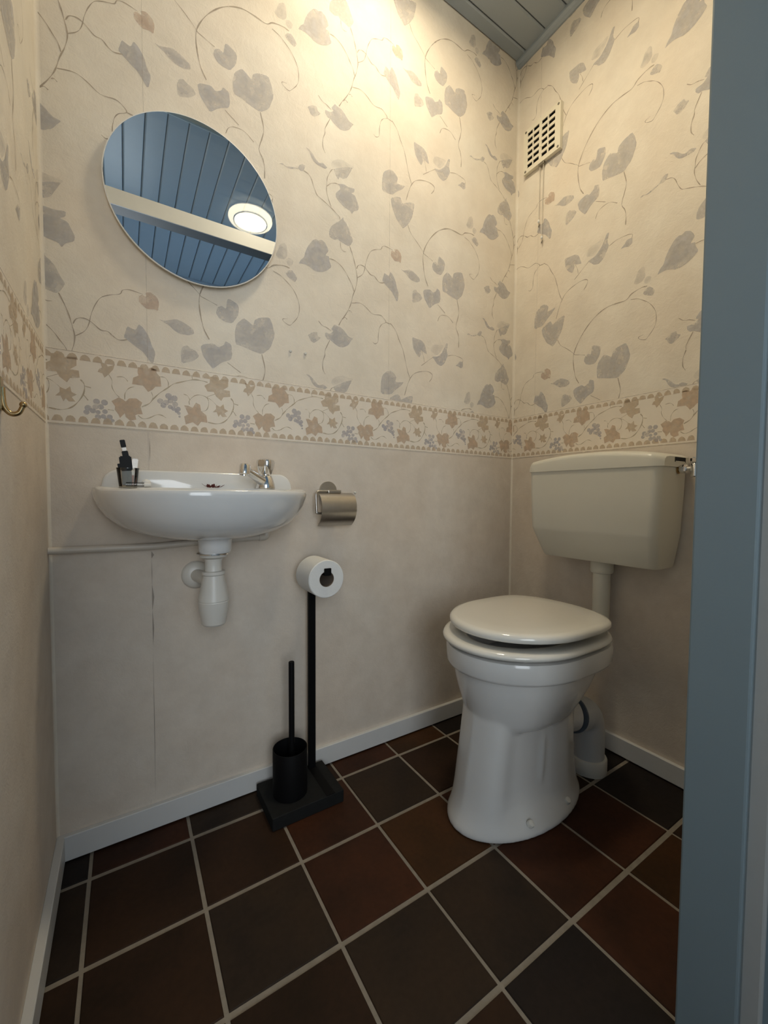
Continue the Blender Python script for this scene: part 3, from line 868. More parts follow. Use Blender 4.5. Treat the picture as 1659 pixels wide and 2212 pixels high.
paper_wall(wall_back, lambda u, z, l: (u, -l, z), -L, 0.0, 0.0, 0.0, 0.0)
paper_wall(wall_right, lambda u, z, l: (-l, -u, z), 0.0, D, -0.022, -0.016, 0.012)
paper_wall(wall_left, lambda u, z, l: (-L + l, u + L, z), -L - D, -L, 0.0, 0.0, 0.0)

# paper rounding over the two inner corners
for nm, wl, cx_, sg in (('paper_corner', wall_right, 0.0, -1), ('paper_corner', wall_left, -L, 1)):
    bm = bmesh.new()
    rr = 0.009
    arc = [(cx_, 0.0), (cx_ + sg * rr, 0.0)] + [(cx_ + sg * rr * (1 - math.sin(a)), -rr * (1 - math.cos(a))) for a in [PI / 2 * k / 6 for k in range(1, 6)]] + [(cx_, -rr)]
    add_loft(bm, [[Vector((a, c - 0.0002, z)) for a, c in arc] for z in (BH, ZC - 0.002)])
    mobj(nm, bm, M_['paper'], wl, 50)

# lifted seam of the plain paper beside the basin, a little torn
bm = bmesh.new()
xs = -1.3135
add_box(bm, xs - 0.0020, xs, -0.0016, -0.0004, BH, ZB - 0.002)
mobj('wallpaper_seam', bm, M_['paper_low'], wall_back)
bm = bmesh.new()
for z0, z1, wd in ((0.07, 0.47, 0.0009), (0.62, 0.69, 0.001), (0.47, 0.56, 0.003), (0.56, 0.625, 0.0045), (0.690, 0.708, 0.0055), (0.93, 0.99, 0.0012)):
    p = [(xs, z0), (xs + wd, (z0 + z1) / 2), (xs, z1), (xs - .0006, (z0 + z1) / 2)]
    bm.faces.new([bm.verts.new((a, -0.0020, b)) for a, b in p])
mobj('paper_tear', bm, M_['seam'], wall_back)
# two wall plugs above the border, and one beside the paper holder
for k, (px, pz) in enumerate(((-0.9545, 1.2665), (-0.909, 1.268))):
    t = tag(mobj('wall_plug', lathe([(0.0042, 0), (0.0042, .0025), (0.003, .004), (0.001, .0042)], (px, -0.0006, pz), (0, -1, 0), 12), M_['pvc'], None, 40),
            ('left' if k == 0 else 'right') + ' one of two white wall plugs above the border', 'wall plug', 'wall plugs above the border')

# ================================================================== ceiling lamp
lx, ly = -0.677, -0.385
t = thing('ceiling_lamp', 'round white lit ceiling lamp, seen in the mirror', 'lamp', (lx, ly, ZC))
mobj('base_ring', lathe([(0.128, 0.002), (0.128, -0.012), (0.120, -0.016)], (lx, ly, ZC), n=48), M_['lamp_white'], t, 40)
mobj('diffuser', lathe([(0.1305, -0.012), (0.131, -0.022), (0.127, -0.030), (0.100, -0.036)], (lx, ly, ZC), n=48), M_['lamp_rim'], t, 40)
mobj('cover', lathe([(0.0975, -0.0362), (0.096, -0.0385), (0.06, -0.0395), (0.002, -0.040)], (lx, ly, ZC), n=48), M_['lamp'], t, 40)
mobj('groove', ring_lathe([(0.0960, -0.0355), (0.101, -0.0355), (0.101, -0.0405), (0.0960, -0.0405)], (lx, ly, ZC), n=48), M_['strip'], t)

# ================================================================== round mirror
mx, mz, mr_ = -1.1985, 1.5815, 0.2005
t = thing('round_mirror', 'round frameless mirror above the wash basin', 'mirror', (mx, -0.01, mz))
mobj('backing', lathe([(0.17, 0.0006), (0.17, 0.015)], (mx, 0, mz), (0, -1, 0), 64), M_['strip'], t, 40)
mobj('glass_edge', lathe([(mr_ - 0.001, 0.015), (mr_, 0.0155), (mr_, 0.0195), (mr_ - 0.0012, 0.0198)], (mx, 0, mz), (0, -1, 0), 96), M_['lamp_white'], t, 40)
mobj('mirror_glass', lathe([(mr_ - 0.0015, 0.0196), (mr_ - 0.0022, 0.0202)], (mx, 0, mz), (0, -1, 0), 96), M_['mirror'], t)

# ================================================================== wash basin
XS = -1.186
basin = thing('wash_basin', 'small white wall-hung wash basin with a raised back edge', 'basin', (XS, 0, 0.75))
NB = 56


def basin_outline(a=0.245, b=0.285):
    pts = []
    nb = 12
    for k in range(NB - nb):
        t_ = PI * k / (NB - nb - 1)
        c, s = math.cos(t_), math.sin(t_)
        pts.append((XS - a * math.copysign(abs(c) ** (2 / 2.5), c), -b * abs(s) ** (2 / 2.3) - 0.0015))
    for k in range(1, nb + 1):
        pts.append((XS + a - 2 * a * k / (nb + 1), -0.0015))
    return pts


ol = basin_outline()
dc = (XS, -0.125)
ic = (XS, -0.168)
secs = []
for z, s in [(0.744, .155), (0.746, .30), (0.752, .48), (0.763, .66), (0.779, .80), (0.800, .90), (0.822, .96), (0.840, .99), (0.850, 1.0), (0.8565, .996), (0.8590, .985), (0.8598, .965)]:
    secs.append([Vector((dc[0] + (x - dc[0]) * s, dc[1] + (y - dc[1]) * s if y < -0.01 or s < .95 else y,
                         z + (0.007 * min(1, max(0, (y + 0.14) / 0.05)) if z > 0.855 else 0))) for x, y in ol])
for z, ax_, by in [(0.8585, .196, .098), (0.852, .190, .092), (0.825, .175, .083), (0.79, .140, .066), (0.770, .09, .045), (0.765, .02, .015)]:
    row = []
    for x, y in ol:
        th = math.atan2((y - ic[1]) / 0.5, x - ic[0])
        row.append(Vector((ic[0] + ax_ * math.cos(th), ic[1] + by * math.sin(th), z + (0.007 * min(1, max(0, (ic[1] + by * math.sin(th) + 0.14) / 0.05)) if z > .855 else 0))))
    secs.append(row)
mobj('bowl', loft(secs), M_['porcelain'], basin, 50)
mobj('outlet_neck', lathe([(0.042, 0.752), (0.0385, 0.745), (0.037, 0.73), (0.0365, 0.716), (0.034, 0.712)], (XS, -0.125, 0), n=32), M_['porcelain'], basin, 50)
# upstand against the wall
prof = []
for (cx, cz, a0, a1, rr) in [(XS + 0.226 - 0.035, 0.908 - 0.035, 0, 90, 0.035), (XS - 0.226 + 0.035, 0.908 - 0.035, 90, 180, 0.035)]:
    for k in range(9):
        an = math.radians(a0 + (a1 - a0) * k / 8)
        prof.append((cx + rr * math.cos(an), cz + rr * math.sin(an)))
prof = [(XS + 0.232, 0.858)] + prof + [(XS - 0.232, 0.858)]
cxm = XS
bm = bmesh.new()
rows = []
for yy, sh_ in ((-0.0012, 0), (-0.018, 0), (-0.0225, 0.0015), (-0.025, 0.005)):
    rows.append([Vector((cxm + (a - cxm) * (1 - sh_ / 0.23), yy, b - (sh_ if b > 0.86 else 0))) for a, b in prof])
add_loft(bm, rows)
mobj('upstand', bm, M_['porcelain'], basin, 50)

# --- tap
TX, TY, TZ = -1.046, -0.062, 0.8665
tap = thing('basin_tap', 'small chrome pillar tap on the right of the basin', 'tap', (TX, TY, TZ))
mobj('body', lathe([(0.0245, 0), (0.025, 0.004), (0.0235, 0.012), (0.0195, 0.026), (0.0155, 0.034), (0.010, 0.036), (0.010, 0.042)], (TX, TY, TZ), n=32), M_['chrome'], tap, 40)
d = Vector((-0.066, -0.052, 0.031))
s0 = Vector((TX, TY, TZ + 0.014))
bm = tube([s0, s0 + d * .5, s0 + d], [0.0135, 0.0118, 0.0105], 20)
spout = mobj('spout', bm, M_['chrome'], tap, 40)
e = s0 + d
dn = Vector((d.x, d.y, 0)).normalized()
bm = lathe([(0.0115, 0.014), (0.0135, 0.010), (0.0135, -0.010), (0.0110, -0.0125), (0.0098, -0.006)], e + dn * 0.002, (0.12, 0.1, 1), 24)
mobj('nozzle', bm, M_['chrome'], spout, 40)
bm = bmesh.new()
secs = []
for z, rr, fl in [(0.038, .0150, .02), (0.042, .0175, .05), (0.058, .0212, .08), (0.069, .0228, .09), (0.076, .0215, .06), (0.079, .015, .02), (0.0795, .004, 0)]:
    secs.append([Vector((TX + rr * (1 + fl * math.cos(4 * a)) * math.cos(a), TY + rr * (1 + fl * math.cos(4 * a)) * math.sin(a), TZ + z)) for a in [2 * PI * k / 40 for k in range(40)]])
add_loft(bm, secs)
mobj('knob', bm, M_['chrome'], tap, 40)

# --- bottle trap
t = thing('bottle_trap', 'white plastic bottle trap hanging under the basin', 'trap', (XS, -0.125, 0.53))
B0 = (XS - 0.004, -0.122, 0)
mobj('waste_ring', lathe([(0.0355, 0.7125), (0.0375, 0.711), (0.0375, 0.7085), (0.034, 0.7075)], B0), M_['chrome'], t, 40)
mobj('tailpiece', lathe([(0.033, 0.7075), (0.031, 0.702), (0.0205, 0.697), (0.0190, 0.69), (0.0190, 0.665), (0.022, 0.66)], B0), M_['pvc'], t, 40)
mobj('nut', lathe([(0.022, 0.668), (0.0265, 0.667), (0.0265, 0.660), (0.023, 0.657)], B0, n=24), M_['pvc'], t, 30)
mobj('upper_body', lathe([(0.0225, 0.660), (0.0245, 0.652), (0.0345, 0.604), (0.0355, 0.598), (0.034, 0.5955)], B0), M_['pvc'], t, 18)
mobj('cup', lathe([(0.0345, 0.597), (0.0352, 0.594), (0.0335, 0.575), (0.0275, 0.541), (0.024, 0.537)], B0), M_['pvc'], t, 18)
mobj('wall_pipe', tube([(XS - 0.006, -0.115, 0.640), (XS - 0.018, -0.05, 0.640), (XS - 0.028, -0.0015, 0.640)], 0.016, 20), M_['pvc'], t, 40)
mobj('wall_flange', lathe([(0.036, 0.0015), (0.036, 0.004), (0.030, 0.012), (0.017, 0.016)], (XS - 0.026, 0, 0.640), (0, -1, 0), 32), M_['pvc'], t, 40)

# --- supply pipe along the wall
t = thing('supply_pipe', 'thin painted water pipe running along the wall under the basin', 'pipe', (-1.27, -0.015, 0.72))
mobj('pipe', tube([(-L + 0.001, -0.015, 0.7235), (-1.31, -0.015, 0.7215), (-1.20, -0.015, 0.7265), (-1.036, -0.015, 0.7315)], 0.0082, 16), M_['pipe_paint'], t, 40)
mobj('elbow', tube(smooth_path([(-1.052, -0.015, 0.7312), (-1.038, -0.015, 0.7318), (-1.031, -0.015, 0.737), (-1.030, -0.015, 0.750)]), 0.0102, 16), M_['pipe_paint'], t, 40)
mobj('riser', tube([(-1.030, -0.015, 0.745), (-1.030, -0.015, 0.760), (-1.030, -0.016, 0.772)], 0.0075, 16), M_['pipe_paint'], t, 40)

# --- things on the basin's ledge
CX, CY, CZ = -1.3605, -0.060, 0.8668
t = thing('clear_tumbler', 'clear plastic tumbler full of make-up on the basin ledge', 'tumbler', (CX, CY, CZ))
bm = ring_lathe([(0.0178, 0.0), (0.0222, 0.041), (0.0212, 0.041), (0.0168, 0.0)], (CX, CY, CZ), n=32)
mobj('tumbler_side', bm, M_['clear'], t, 40)
mobj('bottom', lathe([(0.0168, 0.0), (0.0168, 0.002)], (CX, CY, CZ), n=32), M_['clear'], t, 40)
mobj('rim', ring_lathe([(0.0214, 0.0405), (0.0226, 0.0405), (0.0228, 0.0425), (0.0212, 0.0425)], (CX, CY, CZ), n=32), M_['clear'], t, 40)


def sq_tube(c0, c1, hw, hd=None):
    """square prism from c0 to c1"""
    hd = hd or hw
    a, b = Vector(c0), Vector(c1)
    ax_ = (b - a).normalized()
    e1 = Vector((1, 0, 0))
    e1 = (e1 - ax_ * e1.dot(ax_)).normalized()
    e2 = ax_.cross(e1)
    bm = bmesh.new()
    add_loft(bm, [[p + e1 * hw * i + e2 * hd * j for i, j in ((-1, -1), (1, -1), (1, 1), (-1, 1))] for p in (a, b)])
    bmesh.ops.bevel(bm, geom=bm.edges[:], offset=min(hw, hd) * .18, segments=2, affect='EDGES')
    return bm


def cosmetic(name, label, c0, c1, c2, hw, mb, mc, cat, rnd=False, hc=None):
    t = thing(name, label, cat, c0)
    f = (lambda a, b, w: tube([a, b], w, 18)) if rnd else sq_tube
    mobj('bottle', f(c0, c1, hw), mb, t, 35)
    mobj('cap', f(c1, c2, hc or hw), mc, t, 35)
    return t


cosmetic('make_up_bottle', 'square bottle with a broad black cap in the tumbler', (CX - 0.002, CY - 0.006, CZ + 0.003), (CX - 0.002, CY - 0.006, CZ + 0.036), (CX - 0.005, CY - 0.008, CZ + 0.069), 0.0095, M_['grey_liquid'], M_['black_plastic'], 'bottle', hc=0.0118)
cosmetic('mascara_tube', 'slim tube with a short black cap leaning at the left of the tumbler', (CX - 0.009, CY + 0.003, CZ + 0.003), (CX - 0.014, CY + 0.002, CZ + 0.040), (CX - 0.0160, CY + 0.002, CZ + 0.052), 0.0042, M_['tan_liquid'], M_['black_plastic'], 'tube')
t = thing('nail_polish_wand', 'tall leaning clear stick with a black tip, highest in the tumbler', 'make-up stick', (CX + 0.006, CY + 0.006, CZ + 0.003))
a, b = Vector((CX + 0.009, CY + 0.006, CZ + 0.003)), Vector((CX - 0.010, CY + 0.004, CZ + 0.106))
ax_ = b - a
mobj('stem', sq_tube(a, a + ax_ * .84, 0.0040), M_['clear'], t, 35)
mobj('sleeve', sq_tube(a + ax_ * .56, a + ax_ * .76, 0.0062), M_['black_plastic'], t, 35)
mobj('tip', sq_tube(a + ax_ * .84, a + ax_ * 1.0, 0.0052), M_['black_plastic'], t, 35)
cosmetic('lip_gloss', 'clear lip gloss with rosy contents at the right of the tumbler', (CX + 0.010, CY - 0.004, CZ + 0.003), (CX + 0.0115, CY - 0.004, CZ + 0.026), (CX + 0.015, CY - 0.002, CZ + 0.064), 0.0058, M_['pink_liquid'], M_['clear'], 'lip gloss')
t = thing('clear_vial', 'clear vial with a white cap lying in front of the tumbler', 'vial', (CX + 0.02, CY - 0.03, CZ))
mobj('vial_body', tube([(CX - 0.004, CY - 0.028, CZ + 0.0048), (CX + 0.031, CY - 0.030, CZ + 0.0048)], 0.0045, 16), M_['clear'], t, 40)
mobj('vial_cap', tube([(CX + 0.031, CY - 0.030, CZ + 0.0048), (CX + 0.044, CY - 0.031, CZ + 0.0048)], 0.0050, 16), M_['lamp_white'], t, 40)
bm = bmesh.new()
add_lathe(bm, [(0.0095 * math.sin(PI * k / 10), -0.0085 * math.cos(PI * k / 10)) for k in range(11)], (CX + 0.036, CY - 0.006, CZ + 0.0092), n=20)
tag(mobj('cotton_ball', bm, M_['roll'], None, 80), 'small round cream cotton ball beside the tumbler', 'cotton ball')
# dried flower head
FX, FY, FZ = -1.181, -0.066, 0.8662
t = thing('dried_flower', 'dark red dried flower head lying on the basin ledge', 'flower', (FX, FY, FZ))
rf = random.Random(11)
for k in range(13):
    ang = 2 * PI * k / 13 * 2.4
    rr = 0.006 + 0.0017 * k
    base = Vector((FX + rr * 0.5 * math.cos(ang) , FY + rr * 0.4 * math.sin(ang), FZ + 0.0008))
    tip = Vector((FX + (rr + .005) * math.cos(ang) * 1.0, FY + (rr) * math.sin(ang) * 0.7, FZ + rf.uniform(.005, .0105)))
    side = Vector((-math.sin(ang), math.cos(ang), 0)) * rf.uniform(.0035, .005)
    mid = (base + tip) / 2 + Vector((0, 0, -.0012))
    bm = bmesh.new()
    up = Vector((0, 0, .0007))
    loop = [base, mid + side, tip + side * .3, tip - side * .3, mid - side]
    add_loft(bm, [loop, [p + up for p in loop]])
    mobj('petal', bm, M_['petal'], t)

# ================================================================== paper holder on the wall
t = thing('paper_holder', 'brushed steel toilet paper holder with hinged cover on the wall', 'paper holder', (-0.83, 0, 0.80))
mobj('wall_disc', lathe([(0.0285, 0.0006), (0.0285, 0.005), (0.0275, 0.0062)], (-0.836, 0, 0.864), (0, -1, 0), 40), M_['steel'], t, 40)
mobj('bracket', box(-0.851, -0.809, -0.040, -0.005, 0.8565, 0.8655, 0.0015), M_['steel'], t)
rod = smooth_path([(-0.850, -0.036, 0.861), (-0.880, -0.036, 0.861), (-0.888, -0.037, 0.857), (-0.891, -0.039, 0.848), (-0.891, -0.042, 0.812), (-0.890, -0.043, 0.801), (-0.882, -0.043, 0.796), (-0.79, -0.043, 0.796)], 5)
mobj('roll_bar', tube(rod, 0.0034, 12), M_['steel'], t, 40)
bm = bmesh.new()
cp = smooth_path([Vector((0, a, b)) for a, b in [(-0.034, 0.8570), (-0.0405, 0.8555), (-0.056, 0.846), (-0.066, 0.828), (-0.068, 0.806), (-0.062, 0.786), (-0.050, 0.770), (-0.034, 0.758)]], 5)
n = len(cp)
outer = [(p.y, p.z) for p in cp]
inner = [(p.y + 0.0009, p.z - 0.0009) for p in cp]
loop = outer + inner[::-1]
add_loft(bm, [[Vector((xx, a, b)) for a, b in loop] for xx in (-0.884, -0.770)])
mobj('cover', bm, M_['steel'], t, 40)
mobj('hinge_tab', box(-0.7715, -0.7685, -0.066, -0.050, 0.800, 0.822, 0.001), M_['steel'], t)
tag(mobj('wall_plug', lathe([(0.0042, 0), (0.0042, .0025), (0.003, .005), (0.001, .0054)], (-0.741, -0.0006, 0.859), (0, -1, 0), 12), M_['pvc'], None, 40),
    'white wall plug right of the steel paper holder', 'wall plug')

# ================================================================== black stand with brush and roll
SX, SY = -0.9665, -0.1015
stand = thing('toilet_stand', 'black metal toilet roll stand on a slate base', 'stand', (SX, SY, 0))
mobj('base', box(-1.0665, -0.8665, -0.1765, -0.0265, 0.0, 0.0345, 0.0018, 1), M_['slate'], stand)
mobj('base_strip', box(-0.9175, -0.8935, -0.1755, -0.030, 0.0335, 0.0355), M_['black_metal'], stand)
mobj('pole', box(-0.9165, -0.8955, -0.0465, -0.0345, 0.034, 0.6435, 0.0008, 1), M_['black_metal'], stand)
mobj('arm', box(-0.9155, -0.8965, -0.155, -0.0365, 0.6325, 0.6395, 0.0008, 1), M_['black_metal'], stand)
mobj('arm_stop', box(-0.9155, -0.8965, -0.158, -0.152, 0.6325, 0.6520, 0.0008, 1), M_['black_metal'], stand)
RC = Vector((-0.906, 0, 0.6215))
t = thing('toilet_roll', 'white toilet roll hanging on the black stand', 'toilet roll', (RC.x, -0.10, RC.z))
mobj('tissue', ring_lathe([(0.0215, 0.050), (0.0500, 0.050), (0.0520, 0.0525), (0.0520, 0.146), (0.0500, 0.1485), (0.0215, 0.1485)], (RC.x, 0, RC.z), (0, -1, 0), 64), M_['roll'], t, 35)
mobj('core', ring_lathe([(0.0203, 0.0505), (0.0216, 0.0505), (0.0216, 0.148), (0.0203, 0.148)], (RC.x, 0, RC.z), (0, -1, 0), 48), M_['card'], t, 35)
BX, BY = -0.9955, -0.1050
t = thing('brush_holder', 'black cylindrical toilet brush holder on the slate base', 'brush holder', (BX, BY, 0.0346))
mobj('cup', ring_lathe([(0.0455, 0.0346), (0.0465, 0.0356), (0.0465, 0.1590), (0.0458, 0.1600), (0.0440, 0.1600), (0.0436, 0.1590), (0.0436, 0.0366)], (BX, BY, 0), n=56), M_['black_metal'], t, 35)
mobj('cup_bottom', lathe([(0.0440, 0.0350), (0.0440, 0.0380)], (BX, BY, 0), n=40), M_['black_metal'], t, 35)
t = thing('toilet_brush', 'black toilet brush standing in its holder', 'toilet brush', (BX, BY, 0.04))
mobj('handle', lathe([(0.0075, 0.075), (0.0078, 0.09), (0.0078, 0.3930), (0.0072, 0.3945)], (BX + 0.006, BY + 0.004, 0), n=24), M_['black_metal'], t, 35)
mobj('brush_head', lathe([(0.012, 0.0405), (0.026, 0.046), (0.030, 0.066), (0.026, 0.090), (0.010, 0.098)], (BX + 0.004, BY + 0.002, 0), n=24), M_['black_plastic'], t, 35)

# ================================================================== toilet
Y0 = -0.415
toilet = thing('toilet', 'white floor-standing pedestal toilet with its lid closed', 'toilet', (-0.45, Y0, 0))
NE = 72


def egg(xf, xr, hw, z, xm=None, qf=1.0, qr=0.8, qy=1.0, y0=Y0):
    """plan outline: front at xf (towards -x), back at xr"""
    xm = xm if xm is not None else xf + (xr - xf) * 0.48
    out = []
    for k in range(NE):
        a = 2 * PI * k / NE
        c, s = math.cos(a), math.sin(a)
        x = xm - (xm - xf) * abs(c) ** qf if c > 0 else xm + (xr - xm) * abs(c) ** qr
        out.append(Vector((x, y0 + hw * math.copysign(abs(s) ** qy, s), z)))
    return out


FQ = [0, .03, .08, .14, .24, .36, .48, .54, .60, .75, .90, .97, 1.0]
FY = [0, .42, .62, .68, .64, .66, .72, .76, .84, .90, .78, .5, 0]


def interp(v, xs, ys):
    for k in range(len(xs) - 1):
        if v <= xs[k + 1]:
            q = (v - xs[k]) / (xs[k + 1] - xs[k])
            return ys[k] + (ys[k + 1] - ys[k]) * q
    return ys[-1]


def foot(xf, xr, hw, z, blend):
    """pedestal outline: oval at the floor (blend 0), a front column with hollowed sides higher up (blend 1)"""
    out = []
    for k in range(NE):
        a = 2 * PI * k / NE
        f = (1 - math.cos(a)) / 2
        s = math.sin(a)
        ym = 0.25 * interp(max(0, f - .02), FQ, FY) + 0.5 * interp(f, FQ, FY) + 0.25 * interp(min(1, f + .02), FQ, FY)
        if f < .02 or f > .98:
            ym = interp(f, FQ, FY)
        y = hw * ((1 - blend) * abs(s) + blend * ym)
        out.append(Vector((xf + (xr - xf) * f, Y0 + math.copysign(y, s), z)))
    return out


ped = [foot(-0.671, -0.218, .130, 0.0, 0), foot(-0.673, -0.216, .132, 0.005, 0), foot(-0.672, -0.217, .1315, 0.013, 0),
       foot(-0.667, -0.224, .127, 0.024, .12), foot(-0.659, -0.236, .121, 0.040, .40), foot(-0.650, -0.250, .117, 0.062, .75), foot(-0.643, -0.262, .115, 0.09, .95),
       foot(-0.637, -0.268, .113, 0.13, 1), foot(-0.626, -0.272, .112, 0.20, 1), foot(-0.617, -0.270, .113, 0.26, .9),
       foot(-0.611, -0.265, .118, 0.30, .6), foot(-0.613, -0.255, .128, 0.34, .25), foot(-0.622, -0.245, .142, 0.38, 0), foot(-0.628, -0.24, .148, 0.40, 0)]
bowl = [egg(-0.575, -0.32, .080, 0.248, qr=.6), egg(-0.590, -0.300, .098, 0.250, qr=.6), egg(-0.600, -0.288, .109, 0.257, qr=.6), egg(-0.607, -0.278, .119, 0.271, qr=.6), egg(-0.616, -0.262, .131, 0.298, qr=.6), egg(-0.626, -0.240, .144, 0.330, qr=.6),
        egg(-0.634, -0.222, .154, 0.362, qr=.6), egg(-0.639, -0.210, .159, 0.390, qr=.6), egg(-0.642, -0.20, .162, 0.405, qr=.6)]
bm = loft(ped)
add_loft(bm, bowl)
for s in (-1, 1):
    pts = [(-0.440, Y0 + s * 0.0850, 0.245), (-0.442, Y0 + s * 0.0835, 0.20), (-0.447, Y0 + s * 0.0845, 0.13), (-0.452, Y0 + s * 0.0875, 0.085)]
    add_tube(bm, smooth_path(pts), [0.001 + 0.0065 * math.sin(PI * k / 18) for k in range(19)], 10)
pedestal = mobj('pedestal', bm, M_['porcelain_w'], toilet)
md = pedestal.modifiers.new('fuse', 'REMESH')
md.mode = 'VOXEL'
md.voxel_size = 0.0042
md.use_smooth_shade = True
md = pedestal.modifiers.new('glaze', 'SMOOTH')
md.factor = 0.6
md.iterations = 14


def rim_ol(o, z):
    return egg(-0.658 + o, -0.172 - o, .182 - o, z, xm=-0.435, qr=0.5)


rim = [rim_ol(.012, 0.399), rim_ol(.004, 0.403), rim_ol(.001, 0.410), rim_ol(0, 0.445), rim_ol(.003, 0.4535), rim_ol(.012, 0.456), rim_ol(.05, 0.455), rim_ol(.057, 0.447), rim_ol(.07, 0.41), rim_ol(.12, 0.33)]
mobj('rim', loft(rim), M_['porcelain_w'], toilet, 50)
# bolt caps on the foot
for s in (-1, 1):
    for bx_ in (-0.525, -0.375):
        mobj('bolt_cap', lathe([(0.0088, 0.0), (0.0088, .006), (0.0072, .0105), (0.0025, .012)], (bx_, Y0 + s * 0.1110, 0.030), (0, s * 0.60, 0.80), 20), M_['seat'], pedestal, 50)
# seat ring
def seat_ring(o, z):
    return egg(-0.668 + o, -0.200 - o * .6, .1875 - o, z, xm=-0.445, qr=0.45)


seat = [seat_ring(0.004, 0.4655), seat_ring(0.0, 0.470), seat_ring(0.0, 0.474), seat_ring(0.004, 0.4800), seat_ring(0.014, 0.4825), seat_ring(0.050, 0.480), seat_ring(0.066, 0.477), seat_ring(0.068, 0.4735), seat_ring(0.062, 0.4640), seat_ring(0.014, 0.4628)]
seat_o = mobj('seat', loft(seat, ring=True), M_['seat'], toilet, 60)


def lid_ol(o, z):
    return egg(-0.645 + o, -0.212 - o, 0.1845 - o, z - 0.004, xm=-0.430, qr=0.42)


lid = [lid_ol(0.030, 0.5045), lid_ol(0.012, 0.5045), lid_ol(0.003, 0.5075), lid_ol(0.0, 0.514), lid_ol(0.002, 0.5215), lid_ol(0.008, 0.5265), lid_ol(0.018, 0.5285), lid_ol(0.06, 0.5297), lid_ol(0.12, 0.5302)]
lid_o = mobj('lid', loft(lid), M_['seat'], toilet, 60)
for bx_, by_, z0, z1 in ((-0.552, Y0 - 0.108, 0.4960, 0.5025), (-0.552, Y0 + 0.108, 0.4960, 0.5025), (-0.565, Y0 - 0.118, 0.4555, 0.4645), (-0.565, Y0 + 0.118, 0.4555, 0.4645), (-0.30, Y0 - 0.145, 0.4545, 0.4645), (-0.30, Y0 + 0.145, 0.4545, 0.4645)):
    mobj('bumper', lathe([(0.0075, z0), (0.0075, z1)], (bx_, by_, 0), n=16), M_['pvc'], lid_o if z0 > 0.48 else seat_o, 40)
for s in (-1, 1):
    bm = tube([(-0.196, Y0 + s * 0.075 - 0.02, 0.492), (-0.196, Y0 + s * 0.075 + 0.02, 0.492)], 0.0095, 16)
    add_lathe(bm, [(0.009, 0.453), (0.009, 0.49)], (-0.196, Y0 + s * 0.075, 0), n=16)
    mobj('hinge', bm, M_['seat'], seat_o, 40)
# inlet horn at the back, outlet spigot
mobj('inlet_horn', tube([(-0.22, Y0, 0.425), (-0.15, Y0, 0.425), (-0.121, Y0, 0.425)], [0.045, 0.036, 0.036], 28), M_['porcelain_w'], toilet, 50)
OY = Y0 - 0.036
mobj('outlet_spigot', tube([(-0.38, OY + 0.026, 0.225), (-0.30, OY + 0.012, 0.208), (-0.2468, OY, 0.2003)], [0.062, 0.053, 0.048], 32), M_['porcelain_w'], toilet, 50)

# drain pipe
t = thing('drain_pipe', 'pale grey waste pipe elbow behind the toilet', 'drain pipe', (-0.152, OY, 0))
el = smooth_path([(-0.232, OY, 0.198), (-0.215, OY, 0.1955), (-0.180, OY, 0.184), (-0.159, OY, 0.155), (-0.153, OY, 0.11), (-0.152, OY, 0.05), (-0.152, OY, 0.0)], 6)
mobj('pipe', tube(el, 0.0465, 40), M_['pvc_grey'], t, 50)
mobj('socket', tube([(-0.241, OY, 0.1995), (-0.212, OY, 0.195)], 0.0545, 40), M_['pvc_grey'], t, 40)
mobj('seal_ring', tube([(-0.2465, OY, 0.2003), (-0.240, OY, 0.1993)], 0.0535, 40), M_['rubber'], t, 40)
mobj('floor_collar', lathe([(0.0535, -0.001), (0.0545, 0.004), (0.0545, 0.040), (0.0525, 0.044), (0.0465, 0.0455)], (-0.152, OY, 0), n=48), M_['pvc'], t, 40)

# ================================================================== cistern
cis = thing('cistern', 'cream plastic low-level cistern on the wall behind the toilet', 'cistern', (-0.08, -0.42, 0.645))


def rrect(x0, x1, y0, y1, z, r, rb=0.006, n=7):
    """rounded rectangle; front corners (x0) radius r, back corners rb"""
    out = []
    for cx, cy, a0, rr in ((x1 - rb, y1 - rb, 0, rb), (x0 + r, y1 - r, 90, r), (x0 + r, y0 + r, 180, r), (x1 - rb, y0 + rb, 270, rb)):
        for k in range(n):
            a = math.radians(a0 + 90 * k / (n - 1))
            out.append(Vector((cx + rr * math.cos(a), cy + rr * math.sin(a), z)))
    return out


secs = [rrect(-0.100, -0.012, -0.600, -0.250, 0.6435, 0.018), rrect(-0.112, -0.010, -0.610, -0.242, 0.6450, 0.020), rrect(-0.118, -0.010, -0.613, -0.238, 0.652, 0.022),
        rrect(-0.156, -0.010, -0.626, -0.222, 0.733, 0.024), rrect(-0.160, -0.010, -0.6275, -0.220, 0.745, 0.024), rrect(-0.162, -0.010, -0.633, -0.214, 0.86, 0.024), rrect(-0.162, -0.010, -0.635, -0.212, 0.938, 0.024)]
mobj('tank', loft(secs), M_['cistern'], cis, 35)
yc, hy = -0.4235, 0.2155
secs = []
for k in range(25):
    q = -1 + 2 * k / 24
    y = yc + hy * q
    zt = 0.9665 + 0.0195 * (1 - abs(q) ** 2.2)
    e_ = 0.016 * max(0, (abs(q) - 0.90) / 0.10) ** 2
    zt -= 0.006 * max(0, (abs(q) - 0.93) / 0.07) ** 2
    xf = -0.1655 + e_
    secs.append([Vector(p) for p in ((-0.008, y, 0.934), (xf, y, 0.934), (xf, y, zt - 0.016), (xf + 0.003, y, zt - 0.007), (xf + 0.011, y, zt - 0.001), (xf + 0.03, y, zt + 0.0015), (-0.008, y, zt + 0.002))])
cis_lid = mobj('lid', loft(secs), M_['cistern'], cis, 40)
